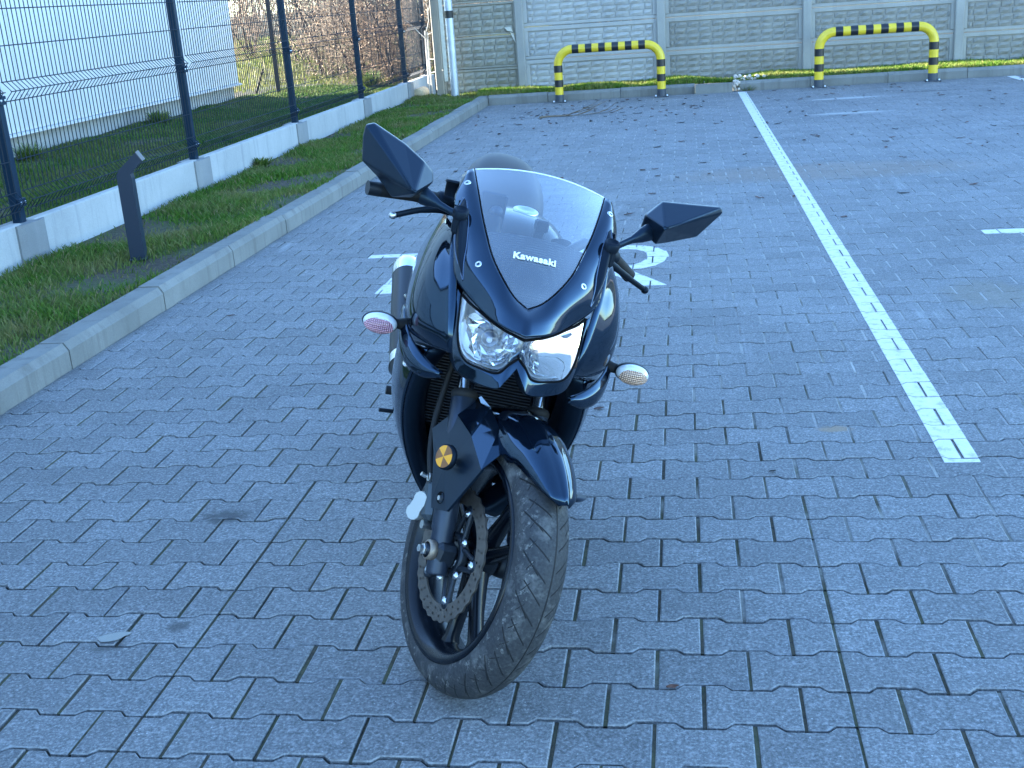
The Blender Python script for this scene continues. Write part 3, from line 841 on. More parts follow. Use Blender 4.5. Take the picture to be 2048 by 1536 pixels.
# ------------------------------------------------------------------ bare thicket, tree trunk behind the fence
def bark(name, c, var): return simple(name, c, .85, 0, 0, .2, var, 6)
MAT_TWIG_A = bark('twig_brown', (.33, .24, .17), .4); MAT_TWIG_B = bark('twig_grey', (.26, .215, .18), .4); MAT_BRANCH = bark('branch_dark', (.07, .055, .045), .3)
MAT_TWIG_C = bark('twig_pale', (.43, .34, .25), .35)
def bush(name, c, R, H, nst, seed, label, cat='bush', leaf=0):
    rr = random.Random(seed); e = empty(name, c, label=label, category=cat, group='bare bushes beyond the fence')
    br = MB(); tw = MB(); lf = MB()
    for i in range(nst):
        a = rr.uniform(0, 6.283); s = rr.uniform(.15, .75)
        d = Vector((math.cos(a) * s, math.sin(a) * s, 1)).normalized()
        p0 = Vector((math.cos(a), math.sin(a), 0)) * rr.uniform(0, R * .35)
        P = twig(br, p0, d, H * rr.uniform(.6, 1.1), rr.uniform(.010, .022), 7, rr, .22)
        for j in range(16):
            q = P[rr.randrange(0, 7)] + Vector((rr.uniform(-.05, .05), rr.uniform(-.05, .05), rr.uniform(-.02, .1)))
            dd = Vector((rr.uniform(-1, 1), rr.uniform(-1, 1), rr.uniform(-.35, .9)))
            T = twig(tw, q, dd, rr.uniform(.35, .85), rr.uniform(.004, .008), 4, rr, .5)
            for k in range(5):
                S = twig(tw, T[rr.randrange(1, 5)], Vector((rr.uniform(-1, 1), rr.uniform(-1, 1), rr.uniform(-.5, .9))), rr.uniform(.12, .40), .0035, 3, rr, .55)
                if rr.random() < .5 + leaf:
                    for _ in range(2 + int(leaf * 3)):
                        c0 = S[-1] + Vector((rr.uniform(-.05, .05), rr.uniform(-.05, .05), rr.uniform(-.05, .05))); u = Vector((rr.uniform(-1, 1), rr.uniform(-1, 1), rr.uniform(-1, 1))).normalized() * .022
                        w = u.orthogonal().normalized() * .011
                        lf.add([c0 - u, c0 + w, c0 + u, c0 - w], [(0, 1, 2, 3)])
    br.build('branches', MAT_BRANCH, e)
    tw.build('twigs', [MAT_TWIG_A, MAT_TWIG_B, MAT_TWIG_C][seed % 3], e)
    if lf.v: lf.build('dry_leaves', simple('dry_leaf_' + str(seed), (.38, .26, .17), .7, var=.4, vscale=12), e)
bush('bare_bush', (-5.2, 20.2, .18), .9, 2.2, 16, 20, 'dense bare brown bush behind the fence, left of its third post')
bush('bare_bush', (-4.6, 19.2, .18), .8, 1.9, 16, 21, 'bare grey twiggy bush just behind the fence end')
bush('bare_bush', (-4.4, 21.0, .2), 1.0, 2.6, 16, 24, 'tall bare bush beyond the fence, close to the tree trunk')
bush('bare_bush', (-6.4, 21.6, .2), 1.0, 2.6, 14, 23, 'bare bush behind the dark back fence post')
bush('bare_bush', (-6.0, 23.5, .2), 1.2, 3.0, 14, 25, 'pale bare bush standing deeper behind the thicket')
bush('bare_bush', (-8.2, 26.5, .3), 1.4, 3.2, 14, 26, 'bare bush at the corner of the white building, beyond the field')
bush('bare_bush', (-10.5, 29.0, .3), 1.6, 3.4, 12, 27, 'far bare bush seen just past the building edge')
bush('bare_bush', (-5.0, 25.5, .3), 1.4, 3.4, 13, 28, 'bare bush far behind the fence, half hidden by nearer twigs')
bush('bare_bush', (-12.5, 33.0, .3), 2.0, 4.2, 12, 29, 'most distant bare bush beyond the sunlit field')
bush('bare_bush', (-8.5, 32.0, .3), 2.0, 4.2, 12, 30, 'distant bare bush in the middle of the thicket')
te = empty('tree', (-4.02, 18.75, .15), label='slender dark tree trunk right behind the fence end', category='tree')
b = MB(); rr = random.Random(9)
P = [(0, 0, 0), (.0, .02, .4), (-.05, 0, .9), (-.09, .02, 1.5), (-.16, 0, 2.4), (-.2, .05, 3.4)]
b.tube(P, [.075, .065, .06, .055, .045, .03], 9); b.build('trunk', bark('tree_bark', (.13, .10, .08), .5), te)
b = MB()
for i in range(26):
    z = rr.uniform(.8, 3.3); q = (-.07 * z, 0, z)
    T = twig(b, q, (rr.uniform(-1, 1), rr.uniform(-1, 1), rr.uniform(.1, 1)), rr.uniform(.5, 1.2), .012, 6, rr, .35)
    for k in range(3): twig(b, T[rr.randrange(2, 6)], (rr.uniform(-1, 1), rr.uniform(-1, 1), rr.uniform(-.1, 1)), .4, .005, 4, rr, .5)
b.build('crown', MAT_BRANCH, te)
# a solid band of far woodland, so the thicket closes against the horizon
def wood(name, x0, x1, y, H, n, seed, label):
    rr = random.Random(seed); b = MB()
    for i in range(n):
        x = rr.uniform(x0, x1); yy = y + rr.uniform(0, 9)
        T = twig(b, (x, yy, .2), (rr.uniform(-.3, .3), rr.uniform(-.3, .3), 1), H * rr.uniform(.6, 1.1), rr.uniform(.02, .06), 6, rr, .25)
        for k in range(10):
            S = twig(b, T[rr.randrange(1, 7)], (rr.uniform(-1, 1), rr.uniform(-1, 1), rr.uniform(-.1, .9)), rr.uniform(.8, 1.8), .016, 4, rr, .5)
            for q in range(3): twig(b, S[rr.randrange(1, 5)], (rr.uniform(-1, 1), rr.uniform(-1, 1), rr.uniform(-.4, .9)), rr.uniform(.4, .9), .011, 3, rr, .5)
    b.build(name, MAT_TWIG_A, kind='stuff', label=label, category='woodland')
wood('far_woodland', -30, 0, 42, 6.5, 260, 50, 'far bare woodland closing the view behind the field')

# ------------------------------------------------------------------ rubble, twigs, leaves, small litter
MAT_RUBBLE = simple('pale_rubble', (.55, .47, .40), .85, var=.25, vscale=30, bump=.4)
def pebble_mesh(seed, sz, mat):
    r = random.Random(seed); b = MB()
    t = (1 + 5 ** .5) / 2
    V = [Vector(p).normalized() for p in [(-1, t, 0), (1, t, 0), (-1, -t, 0), (1, -t, 0), (0, -1, t), (0, 1, t), (0, -1, -t), (0, 1, -t), (t, 0, -1), (t, 0, 1), (-t, 0, -1), (-t, 0, 1)]]
    F = [(0, 11, 5), (0, 5, 1), (0, 1, 7), (0, 7, 10), (0, 10, 11), (1, 5, 9), (5, 11, 4), (11, 10, 2), (10, 7, 6), (7, 1, 8), (3, 9, 4), (3, 4, 2), (3, 2, 6), (3, 6, 8), (3, 8, 9), (4, 9, 5), (2, 4, 11), (6, 2, 10), (8, 6, 7), (9, 8, 1)]
    b.add([v * sz * r.uniform(.7, 1.2) for v in V], F); return b.mesh('stone', mat)
PM = [pebble_mesh(i, .028, MAT_RUBBLE) for i in range(6)]
rr = random.Random(21)
for i in range(46):
    t = rr.random()
    if t < .45: x, y, z = rr.uniform(.662, .738), rr.uniform(16.44, 16.62), rr.uniform(.02, .13)
    else:
        x = .70 + rr.random() ** 1.2 * .48; y = rr.uniform(16.62, 16.85); z = .125 + max(0, .07 - abs(x - .72) * .12) * rr.random()
    obj('rubble_stone', PM[i % 6], None, (x, y, z), (rr.uniform(0, 6), rr.uniform(0, 6), rr.uniform(0, 6)),
        label='pale piece of rubble spilling through the gap in the far kerb', category='stone', group='rubble in the kerb gap')
for i in range(9):
    obj('rubble_stone', PM[i % 6], None, (.20 + rr.random() * .35, 16.66 + rr.random() * .12, .125), (rr.uniform(0, 6), rr.uniform(0, 6), rr.uniform(0, 6)),
        label='small pale stone on the far verge left of the kerb gap', category='stone', group='stones left of the kerb gap')
b = MB()
for i in range(26):
    a = rr.uniform(0, 6.28); twig(b, (.86 + rr.uniform(-.07, .07), 16.445 + rr.uniform(-.01, .01), .002), (math.cos(a), -abs(math.sin(a)) * .6, rr.uniform(.4, 1.2)), rr.uniform(.06, .13), .003, 3, rr, .3)
b.build('weed_tuft', MAT_GRASS, label='small green weed growing at the foot of the far kerb', category='weed')
MAT_DRYTWIG = simple('dry_twig', (.16, .12, .085), .85, var=.3, vscale=20)
b = MB(); rr = random.Random(31)
P = twig(b, (-1.70, 14.22, .02), (1, .42, .03), .75, .013, 7, rr, .08)
for i in range(12): 
    q = P[rr.randrange(2, 8)]; T = twig(b, q, (1, rr.uniform(-.7, .9), rr.uniform(.02, .4)), rr.uniform(.2, .55), .006, 5, rr, .18)
    twig(b, T[3], (1, rr.uniform(-1, 1), .3), .15, .003, 3, rr, .3)
for v in range(len(b.v)):
    if b.v[v][2] < .004: b.v[v] = (b.v[v][0], b.v[v][1], .004)
b.build('fallen_branch', MAT_DRYTWIG, label='thin fallen dry branch on the paving before the left barrier', category='branch')
MAT_LEAF = [simple('dry_leaf_brown', (.065, .026, .017), .75, var=.3, vscale=30), simple('dry_leaf_dark', (.018, .015, .014), .8), simple('dry_leaf_rust', (.12, .045, .025), .75)]
def leaf_mesh(seed, L):
    r = random.Random(seed); b = MB(); n = 6; top = []; bot = []
    cv = r.uniform(.02, .15)
    for i in range(n):
        t = i / (n - 1); w = math.sin(math.pi * min(.98, max(.03, t))) * L * r.uniform(.20, .30)
        z = .003 + cv * L * (t - .5) ** 2 + r.uniform(0, .004)
        top.append((L * (t - .5), w, z + .003)); bot.append((L * (t - .5), -w, z + r.uniform(0, .005)))
    b.grid([top, [(p[0], 0, p[2] - .004) for p in top], bot], 0, True); return b.mesh('dry_leaf', MAT_LEAF[seed % 3])
LM = [leaf_mesh(i, .046 + .011 * (i % 4)) for i in range(9)]
rr = random.Random(77); cnt = 0
while cnt < 210:
    x = rr.uniform(-2.6, 5.2); y = 7.2 + 9.2 * rr.random() ** .62
    if rr.random() < .25 and y > 12: x = rr.uniform(-1.9, .2); y = rr.uniform(13.4, 16.3)
    u, v, z = to_px((x, y, 0))
    if not (0 < u < 2048): continue
    obj('dry_leaf', LM[cnt % 9], None, (x, y, 0), (rr.uniform(-.15, .15), rr.uniform(-.15, .15), rr.uniform(0, 6.28)),
        label='small dry brown leaf lying on the far paving ' + ('left of the long white line' if x < .74 else 'right of the long white line'), category='leaf', group='dry leaves left of the white line' if x < .74 else 'dry leaves right of the white line'); cnt += 1
for (x, y, L, lab) in ((.0, 0, 0, ''),): pass
near_leaves = [(1345, 1376, 2, 'rust red dry catkin on the paving in the right foreground'), (1198, 818, 0, 'small dark red leaf on the paving right of the side fairing'), (1545, 944, 1, 'small black cap lying on the paving right of the front wheel'),
               (462, 632, 0, 'dry brown leaf on the paving beside the left kerb'), (945, 1390, 0, 'dark red leaf bit by the front tyre')]
def ground_at(u, v):
    d = FW * CAM_F + (u - 1024) * RT - (v - 768) * UP; t = -CAM_H / d.z; return (d.x * t, d.y * t)
for u, v, k, lab in near_leaves[:4]:
    x, y = ground_at(u, v); obj('dry_leaf', LM[k + 3], None, (x, y, .001), (0, 0, .3), label=lab, category='leaf').scale = (.5, .5, .5)
# little puddle in a chipped joint
b = MB(); px, py = -1.405, 2.365
pts = [(px + .036 * math.cos(a) * (1 + .2 * math.sin(3 * a)), py + .022 * math.sin(a) + .012 * math.cos(a)) for a in [i * 6.283 / 16 for i in range(16)]]
b.add([(x, y, .0026) for x, y in pts], [tuple(range(16))])
b.build('puddle', simple('puddle_water', (.22, .26, .30), .05, .8), label='small glossy puddle on the paving in the left foreground', category='puddle')
# plants by the fence boards and by the building
def weed(x, y, z, h, n, seed, label, wide=.012):
    r = random.Random(seed); b = MB()
    for i in range(n):
        a = r.uniform(0, 6.28); s = r.uniform(.3, 1.1); c = Vector((x + r.uniform(-.3, .3) * h, y + r.uniform(-.3, .3) * h, z)); d = Vector((math.cos(a) * s, math.sin(a) * s, r.uniform(.4, 1.2))).normalized()
        L = h * r.uniform(.5, 1.1); p1 = c + d * L * .6; p2 = c + d * L + Vector((0, 0, -.15 * L)); wv = d.cross(Vector((0, 0, 1))).normalized() * wide * r.uniform(.7, 1.4)
        b.add([c, p1 - wv, p2, p1 + wv], [(0, 1, 2, 3)])
    b.build('weed', MAT_GRASS, label=label, category='weed')
weed(-3.80, 10.35, .09, .14, 160, 1, 'leafy green weed at the foot of the concrete boards, mid fence', .006)
weed(-6.2, 13.6, .24, .24, 420, 2, 'round green weed at the building plinth', .006)
weed(-6.25, 10.7, .22, .26, 420, 3, 'tall grass tuft at the near end of the building plinth', .003)
weed(-4.9, 18.6, .2, .36, 520, 4, 'bright sunlit green tuft below the bare bushes', .006)
# ------------------------------------------------------------------ motorcycle
# local frame: x to the viewer's right (rider's left), y towards the tail, z up; origin on the ground under the front axle
PSI, PHI, DELTA = math.radians(10.7672), math.radians(16.7509), math.radians(22.827)
moto = empty('motorcycle', label='black sport motorcycle leaning on its side stand, front wheel turned', category='motorcycle')
moto.matrix_world = Matrix.Translation((-.56082, 2.23356, -.002)) @ Matrix.Rotation(PSI, 4, 'Z') @ Matrix.Rotation(PHI, 4, 'Y')
def paintwork(name, base, rough, coat, speck=False):
    t = NT(name); t.color(base); t.rough(rough); t.p.inputs['Coat Weight'].default_value = coat; t.p.inputs['Coat Roughness'].default_value = .015; t.p.inputs['Coat IOR'].default_value = 1.55
    t.p.inputs['Specular IOR Level'].default_value = .5
    dust = t.noise(t.pos(), 55, 4, .7)
    t.rough(t.ramp(dust, [(.45, rough), (.85, rough + .10)]))
    return t.m
M_GLOSS = paintwork('gloss_black_paint', (.0025, .005, .010), .045, 0)
def tint_reflection(m, lvl, tint=(.42, .68, 1.0)):  # reflected colour put into the finish: sky blue, brown on the tank
    p_ = m.node_tree.nodes['Principled BSDF']; p_.inputs['Specular IOR Level'].default_value = lvl; p_.inputs['Specular Tint'].default_value = (*tint, 1); return m
tint_reflection(M_GLOSS, .95)
M_EDGE = simple('edge_highlight', (.10, .13, .18), .2, .9)  # lighter metal strip standing in for the highlight along the ear rims
M_SATIN = paintwork('satin_black_plastic', (.004, .008, .015), .34, .0); tint_reflection(M_SATIN, .5)
M_MATTE = simple('matte_black_plastic', (.005, .007, .011), .5, 0, 0, .22)
tint_reflection(M_MATTE, .25)
M_RUBBER = simple('black_rubber', (.014, .014, .015), .65, 0, 0, .3)
M_DARKMETAL = simple('dark_grey_alloy', (.020, .026, .036), .42, .5)
M_FORK = simple('fork_grey', (.030, .042, .065), .38, .5)
M_CHROME = simple('chrome', (.85, .86, .88), .08, 1.0); M_STAN = simple('stanchion_chrome', (.35, .37, .40), .18, 1.0)
M_ALU = simple('bare_aluminium', (.62, .63, .64), .32, 1.0, var=.12, vscale=40)
M_CALIPER = simple('caliper_silver', (.50, .51, .50), .5, .6); M_CALBODY = simple('caliper_body', (.06, .075, .085), .45, .4)
M_DISC = simple('brake_disc_steel', (.15, .13, .115), .42, .7, var=.15, vscale=60)
M_RIM = paintwork('rim_gloss_black', (.003, .005, .009), .22, .0); M_RIM.node_tree.nodes['Principled BSDF'].inputs['Specular IOR Level'].default_value = .3
M_ORANGE = simple('reflector_orange', (.85, .33, .01), .18, 0, .5)
M_AMBER = simple('reflector_amber', (.22, .075, .015), .2, 0, .5)
M_SEAT = simple('seat_vinyl', (.035, .03, .028), .55)
M_BRASS = simple('brass', (.6, .45, .2), .35, 1.0)
M_INNER = simple('black_recess', (.004, .004, .005), .9, 0, 0, .1)
M_YELLOW = simple('yellow_cable', (.55, .5, .03), .5)
def clear_plastic(name, tint, veil, rough=.0, f0=.04):
    """see-through sheet: Fresnel mix of clear transmission and a mirror coat"""
    t = NT(name)
    tr = t.node('ShaderNodeBsdfTransparent'); tr.inputs[0].default_value = (*tint, 1)
    gl = t.node('ShaderNodeBsdfGlossy'); gl.inputs['Roughness'].default_value = rough; gl.inputs[0].default_value = (1, 1, 1, 1)
    fr = t.node('ShaderNodeFresnel'); fr.inputs[0].default_value = 1.5
    df = t.node('ShaderNodeBsdfDiffuse'); df.inputs[0].default_value = (.55, .62, .72, 1)  # pale blue diffuse veil stands in for part of the sky's reflection
    m0 = t.node('ShaderNodeMixShader'); m0.inputs[0].default_value = veil
    t.l.new(tr.outputs[0], m0.inputs[1]); t.l.new(df.outputs[0], m0.inputs[2])
    mx = t.node('ShaderNodeMixShader'); sc = t.math('MULTIPLY', fr.outputs[0], f0 / .04, True)
    t.l.new(sc, mx.inputs[0]); t.l.new(m0.outputs[0], mx.inputs[1]); t.l.new(gl.outputs[0], mx.inputs[2])
    t.l.new(mx.outputs[0], t.out.inputs[0]); return t.m
M_SCREEN = clear_plastic('windscreen_acrylic', (.80, .87, .94), .085, .02, .14)
M_LENS = clear_plastic('headlight_lens', (.96, .97, .98), .02, .0, .05)
def dots_material():
    t = NT('dotted_plastic'); t.color((.022, .032, .055)); t.rough(.35)
    v = t.node('ShaderNodeTexVoronoi'); v.inputs['Scale'].default_value = 230; v.inputs['Randomness'].default_value = .15
    t.l.new(t.pos(obj=True), v.inputs['Vector']); t.bump(v.outputs['Distance'], .9, .002); return t.m
M_DOTS = dots_material()
def tyre_material(name, tread):
    t = NT(name); pos = t.pos(obj=True)
    f = t.noise(pos, 18, 5, .7); g2 = t.noise(pos, 160, 3, .6)
    c = t.ramp(g2, [(.3, (.022, .023, .026)), (.7, (.046, .047, .050))])
    c = t.mix(t.ramp(f, [(.52, 0.0), (.72, .6)]), c, (.20, .195, .185))
    uv = t.node('ShaderNodeUVMap'); uv.uv_map = 'tread'; sp = t.node('ShaderNodeSeparateXYZ'); t.l.new(uv.outputs[0], sp.inputs[0])
    U, V = sp.outputs[0], sp.outputs[1]; A = t.math('ABSOLUTE', V); sg = t.math('MULTIPLY', t.math('SIGN', V), .25)
    def line(phase, w):
        d = t.math('ABSOLUTE', t.math('SUBTRACT', t.math('FRACT', phase), .5)); return t.ramp(d, [(w, 1.0), (w + .022, 0.0)])
    def win(a, b): return t.math('MULTIPLY', t.ramp(A, [(a, 0.0), (a + .02, 1.0)]), t.ramp(A, [(b, 1.0), (b + .02, 0.0)]))
    m1 = t.math('MULTIPLY', line(t.math('ADD', t.math('ADD', U, t.math('MULTIPLY', A, 1.9)), sg), .028), win(.10, .60))
    m2 = t.math('MULTIPLY', line(t.math('SUBTRACT', t.math('MULTIPLY', U, 1.0), t.math('MULTIPLY', A, 2.6)), .012), win(.44, .60))
    m3 = t.math('MULTIPLY', line(t.math('ADD', t.math('MULTIPLY', U, .5), t.math('MULTIPLY', A, 1.2)), .010), win(.30, .74))
    m4 = t.ramp(t.math('ABSOLUTE', t.math('SUBTRACT', V, .03)), [(.012, 1.0), (.02, 0.0)])
    g = t.math('MAXIMUM', t.math('MAXIMUM', m1, m2), t.math('MAXIMUM', m3, m4))
    # dusty, scuffed shoulders
    sc = t.math('MULTIPLY', t.ramp(A, [(.36, 0.0), (.46, 1.0)]), t.ramp(t.noise(pos, 60, 5, .75), [(.57, 0.0), (.66, .6)]))
    c = t.mix(sc, c, (.26, .25, .23))
    c = t.mix(g, c, (.010, .010, .011)); t.color(c); t.rough(.68); t.p.inputs['Specular IOR Level'].default_value = .35
    t.bump(t.math('SUBTRACT', t.math('MULTIPLY', g2, .12), g), .9, .004); return t.m
M_TYRE = tyre_material('tyre_rubber', True)
def signal_material(name, tint):
    t = NT(name); t.color(tint); t.rough(.12); t.p.inputs['Coat Weight'].default_value = .6
    w = t.node('ShaderNodeTexWave'); w.inputs['Scale'].default_value = 70; w.bands_direction = 'Z'; t.l.new(t.pos(obj=True), w.inputs['Vector'])
    w2 = t.node('ShaderNodeTexWave'); w2.inputs['Scale'].default_value = 70; w2.bands_direction = 'X'; t.l.new(t.pos(obj=True), w2.inputs['Vector'])
    t.bump(t.math('ADD', w.outputs['Fac'], w2.outputs['Fac']), .9, .003)
    t.p.inputs['Metallic'].default_value = .55
    return t.m
M_SIGR = signal_material('signal_lens_right', (.80, .40, .46)); M_SIGL = signal_material('signal_lens_left', (.80, .50, .34)); M_SIGW = simple('signal_clear_rim', (.72, .74, .76), .15, .2, .5)

def cr(P, n):
    """Catmull-Rom through the points, n steps per span"""
    P = [np.array(p, float) for p in P]; out = []
    Q = [2 * P[0] - P[1]] + P + [2 * P[-1] - P[-2]]
    for i in range(1, len(Q) - 2):
        for k in range(n):
            t = k / n; a, b, c, d = Q[i - 1], Q[i], Q[i + 1], Q[i + 2]
            out.append(.5 * ((2 * b) + (-a + c) * t + (2 * a - 5 * b + 4 * c - d) * t * t + (-a + 3 * b - 3 * c + d) * t ** 3))
    out.append(P[-1]); return out
def surf(rows, nu, nv):
    """rows of control points -> dense grid"""
    R = [cr(r, nv) for r in rows]
    cols = list(zip(*R))
    C = [cr(c, nu) for c in cols]
    return [list(r) for r in zip(*C)]
def mirror(G): return [[np.array((-p[0], p[1], p[2])) for p in r] for r in G]
def part(name, mb, mat, parent=None, **kw):
    return mb.build(name, mat, parent or moto, **kw)
def shell(name, G, mat, both=False, flip=False, parent=None, thick=.0035):
    """one panel (right side); both=True also makes the mirrored one; given real thickness"""
    outs = []
    for mirr in ((False, True) if both else (False,)):
        H = mirror(G) if mirr else G
        b = MB(); b.grid([[tuple(p) for p in r] for r in H], 0, True, flip != mirr)
        o = part(name, b, mat, parent)
        sm = o.modifiers.new('thickness', 'SOLIDIFY'); sm.thickness = thick; sm.offset = -1
        outs.append(o)
    return outs
AX = Vector((0, math.sin(math.radians(26)), math.cos(math.radians(26)))); A0 = Vector((0, -.082, 0))
ROT_S = Matrix.Translation(A0) @ Matrix.Rotation(DELTA, 4, AX) @ Matrix.Translation(-A0)
def steered(name, mb, mat, parent=None, **kw):
    o = part(name, mb, mat, parent, **kw)
    if parent is None: o.matrix_local = ROT_S
    return o

# --- front wheel -----------------------------------------------------------------------------------------------------
def tyre_mesh(R, half, rin, nth=180, ns=40):
    th = np.linspace(0, 2 * np.pi, nth, endpoint=False); S_ = np.linspace(-1.24, 1.24, ns)
    verts = np.zeros((ns, nth, 3)); rc = R - half * .94
    for i, si in enumerate(S_):
        a = si * math.pi / 2
        x = half * math.sin(a); r = rc + half * .94 * math.cos(a)
        verts[i, :, 0] = x; verts[i, :, 1] = r * np.cos(th); verts[i, :, 2] = .293 + r * np.sin(th)
    me = bpy.data.meshes.new('tyre')
    idx = np.arange(ns * nth).reshape(ns, nth); a = idx[:-1]; c = idx[1:]
    F = np.stack([c, np.roll(c, -1, 1), np.roll(a, -1, 1), a], -1).reshape(-1, 4)
    me.from_pydata(verts.reshape(-1, 3).tolist(), [], F.tolist()); me.materials.append(M_TYRE)
    uvl = me.uv_layers.new(name='tread')
    I, J = np.meshgrid(np.arange(ns - 1), np.arange(nth), indexing='ij')
    u0 = J / nth * 42; u1 = (J + 1) / nth * 42; v0 = S_[I]; v1 = S_[I + 1]
    UV = np.stack([np.stack([u0, v1], -1), np.stack([u1, v1], -1), np.stack([u1, v0], -1), np.stack([u0, v0], -1)], 2).reshape(-1)
    uvl.data.foreach_set('uv', UV.astype(np.float32))
    me.polygons.foreach_set('use_smooth', [True] * len(me.polygons)); me.update(); return me
def rim_builder(hw, c=(0, 0, .293)):
    b = MB()
    b.lathe([(.224, -hw), (.2305, -hw + .003), (.2305, -hw + .010), (.216, -hw + .016), (.208, -hw + .030), (.200, -.004), (.200, .004), (.208, hw - .030), (.216, hw - .016), (.2305, hw - .010), (.2305, hw - .003), (.224, hw),
             (.213, hw - .004), (.204, hw - .018), (.196, hw - .034), (.190, 0), (.196, -hw + .034), (.204, -hw + .018), (.213, -hw + .004)], c, (1, 0, 0), 96, 0, True, True)
    b.lathe([(.0, -.034), (.03, -.034), (.036, -.028), (.036, .028), (.03, .034), (0, .034)], c, (1, 0, 0), 24)
    return b
fw = part('front_wheel', rim_builder(.0605), M_RIM); fw.matrix_local = ROT_S
obj('tyre', tyre_mesh(.2955, .057, .22), fw)
def spoke(ang, parent, c=(0, 0, .293), tw=0):
    b = MB(); ca, sa = math.cos(ang), math.sin(ang)
    G = []
    for r, w, d in ((.028, .018, .026), (.06, .014, .022), (.12, .0115, .017), (.18, .0125, .017), (.199, .022, .022)):
        rowp = []
        for k in range(9):
            t = k * 2 * math.pi / 8
            ex = math.copysign(abs(math.cos(t)) ** .6, math.cos(t)) * d; ew = math.copysign(abs(math.sin(t)) ** .6, math.sin(t)) * w
            rowp.append((ex, c[1] + ca * r - sa * ew, c[2] + sa * r + ca * ew))
        G.append(rowp)
    b.grid(G, 0, True); return part('spoke', b, M_RIM, parent)
for k in (228, 262, 108, 142, 348, 22): spoke(math.radians(k), fw)
# petal brake disc with real holes
def disc(x, parent):
    n, m = 300, 9; r0, r1 = .1085, .145; b = MB()
    def pt(i, j, s):
        t = i * 2 * math.pi / n; r = r0 + (r1 - r0) * j / (m - 1)
        if j == m - 1: r += .0019 * math.cos(30 * t)
        elif j == m - 2: r += .0009 * math.cos(30 * t)
        return (x + s * .0022, r * math.cos(t), .293 + r * math.sin(t))
    vs = [pt(i, j, s) for s in (-1, 1) for i in range(n) for j in range(m)]
    hole = set()
    for q in range(30):
        base = q * 10
        for di in (1, 2): hole.add(((base + di) % n, 2))
        for di in (3, 4): hole.add(((base + di) % n, 5))
    fs = []
    N = n * m
    for i in range(n):
        for j in range(m - 1):
            if (i, j) in hole: continue
            a, bb, c, d = i * m + j, ((i + 1) % n) * m + j, ((i + 1) % n) * m + j + 1, i * m + j + 1
            fs.append((a, d, c, bb)); fs.append((N + a, N + bb, N + c, N + d))
        a, bb = i * m, ((i + 1) % n) * m; fs.append((a, bb, N + bb, N + a))
        a, bb = i * m + m - 1, ((i + 1) % n) * m + m - 1; fs.append((a, N + a, N + bb, bb))
    b.add(vs, fs, 0, False); return part('brake_disc', b, M_DISC, parent)
DX = -.0685
bd = disc(DX, fw)
b = MB()
b.lathe([(.034, -.008), (.048, -.008), (.048, .008), (.034, .008)], (DX + .006, 0, .293), (1, 0, 0), 30, 0, True, True)
for k in range(5):
    a0 = math.radians(20 + 72 * k)
    for s in (-1, 1):
        p0 = Vector((DX + .004, math.cos(a0 + s * .5) * .044, .293 + math.sin(a0 + s * .5) * .044)); p1 = Vector((DX + .001, math.cos(a0 + s * .10) * .104, .293 + math.sin(a0 + s * .10) * .104))
        b.tube([p0, (p0 + p1) / 2, p1], [.0075, .006, .0075], 6, 0, True, True, .8)
    p = Vector((DX + .001, math.cos(a0) * .104, .293 + math.sin(a0) * .104)); b.lathe([(0, -.004), (.014, -.004), (.014, .004), (0, .004)], p, (1, 0, 0), 12)
part('disc_carrier', b, M_DARKMETAL, fw)
for k in range(5):
    a0 = math.radians(20 + 72 * k); b = MB(); p = (DX - .004, math.cos(a0) * .1, .293 + math.sin(a0) * .1)
    b.lathe([(0, -.0045), (.0035, -.0045), (.0035, -.002), (.008, -.0025), (.009, .002)], p, (1, 0, 0), 12); part('disc_bolt', b, M_ALU, fw)
    a0 = math.radians(56 + 72 * k); b = MB(); p = (DX - .004, math.cos(a0) * .060, .293 + math.sin(a0) * .060)
    b.lathe([(0, -.0045), (.0035, -.0045), (.0035, -.002), (.008, -.0025), (.009, .002)], p, (1, 0, 0), 12); part('disc_bolt', b, M_ALU, fw)
# --- fork ------------------------------------------------------------------------------------------------------------
def fk(z): return -.012 + .57 * (z - .265)
for s in (-1, 1):
    x = .095 * s
    b = MB(); b.tube([(x, fk(.248), .248), (x, fk(.252), .252), (x, fk(.33), .33), (x, fk(.335), .335), (x, fk(.585), .585), (x, fk(.59), .59)], [.021, .0235, .0235, .0265, .0275, .024], 18, 0, True)
    leg = steered('fork_leg', b, M_FORK)
    b = MB(); b.tube([(x, fk(.56), .56), (x, fk(.70), .70)], .0185, 16); part('stanchion', b, M_STAN, leg)
    b = MB(); b.lathe([(.0225, 0), (.029, .002), (.03, .014), (.026, .02), (.02, .022)], (x, fk(.582), .582), (0, .57, 1), 18); part('dust_seal', b, M_RUBBER, leg)
    b = MB(); b.tube([(x * 1.02, fk(.70), .70), (x * 1.0, fk(.95), .95)], .0245, 16); part('upper_tube', b, M_MATTE, leg)
    b = MB()
    b.box((x * .93, fk(.292) - .006, .292), (.05, .05, .055), 0, None, .01); part('axle_clamp', b, M_DARKMETAL, leg)
b = MB(); b.lathe([(.011, -.135), (.0135, -.131), (.0135, -.12), (.02, -.119), (.02, -.108), (.012, -.106), (.012, .13)], (0, 0, .293), (1, 0, 0), 18)
ax_ = steered('front_axle', b, M_DARKMETAL)
b = MB(); b.lathe([(0, -.148), (.0085, -.148), (.0085, -.139), (.0125, -.138), (.0125, -.128), (.0, -.126)], (0, 0, .293), (1, 0, 0), 6, 0, False); part('axle_nut', b, M_ALU, ax_)
b = MB(); b.lathe([(.017, -.129), (.022, -.127), (.022, -.113), (.017, -.111)], (0, 0, .293), (1, 0, 0), 18); part('axle_spacer', b, simple('rusty_steel', (.30, .24, .19), .5, .7), ax_)
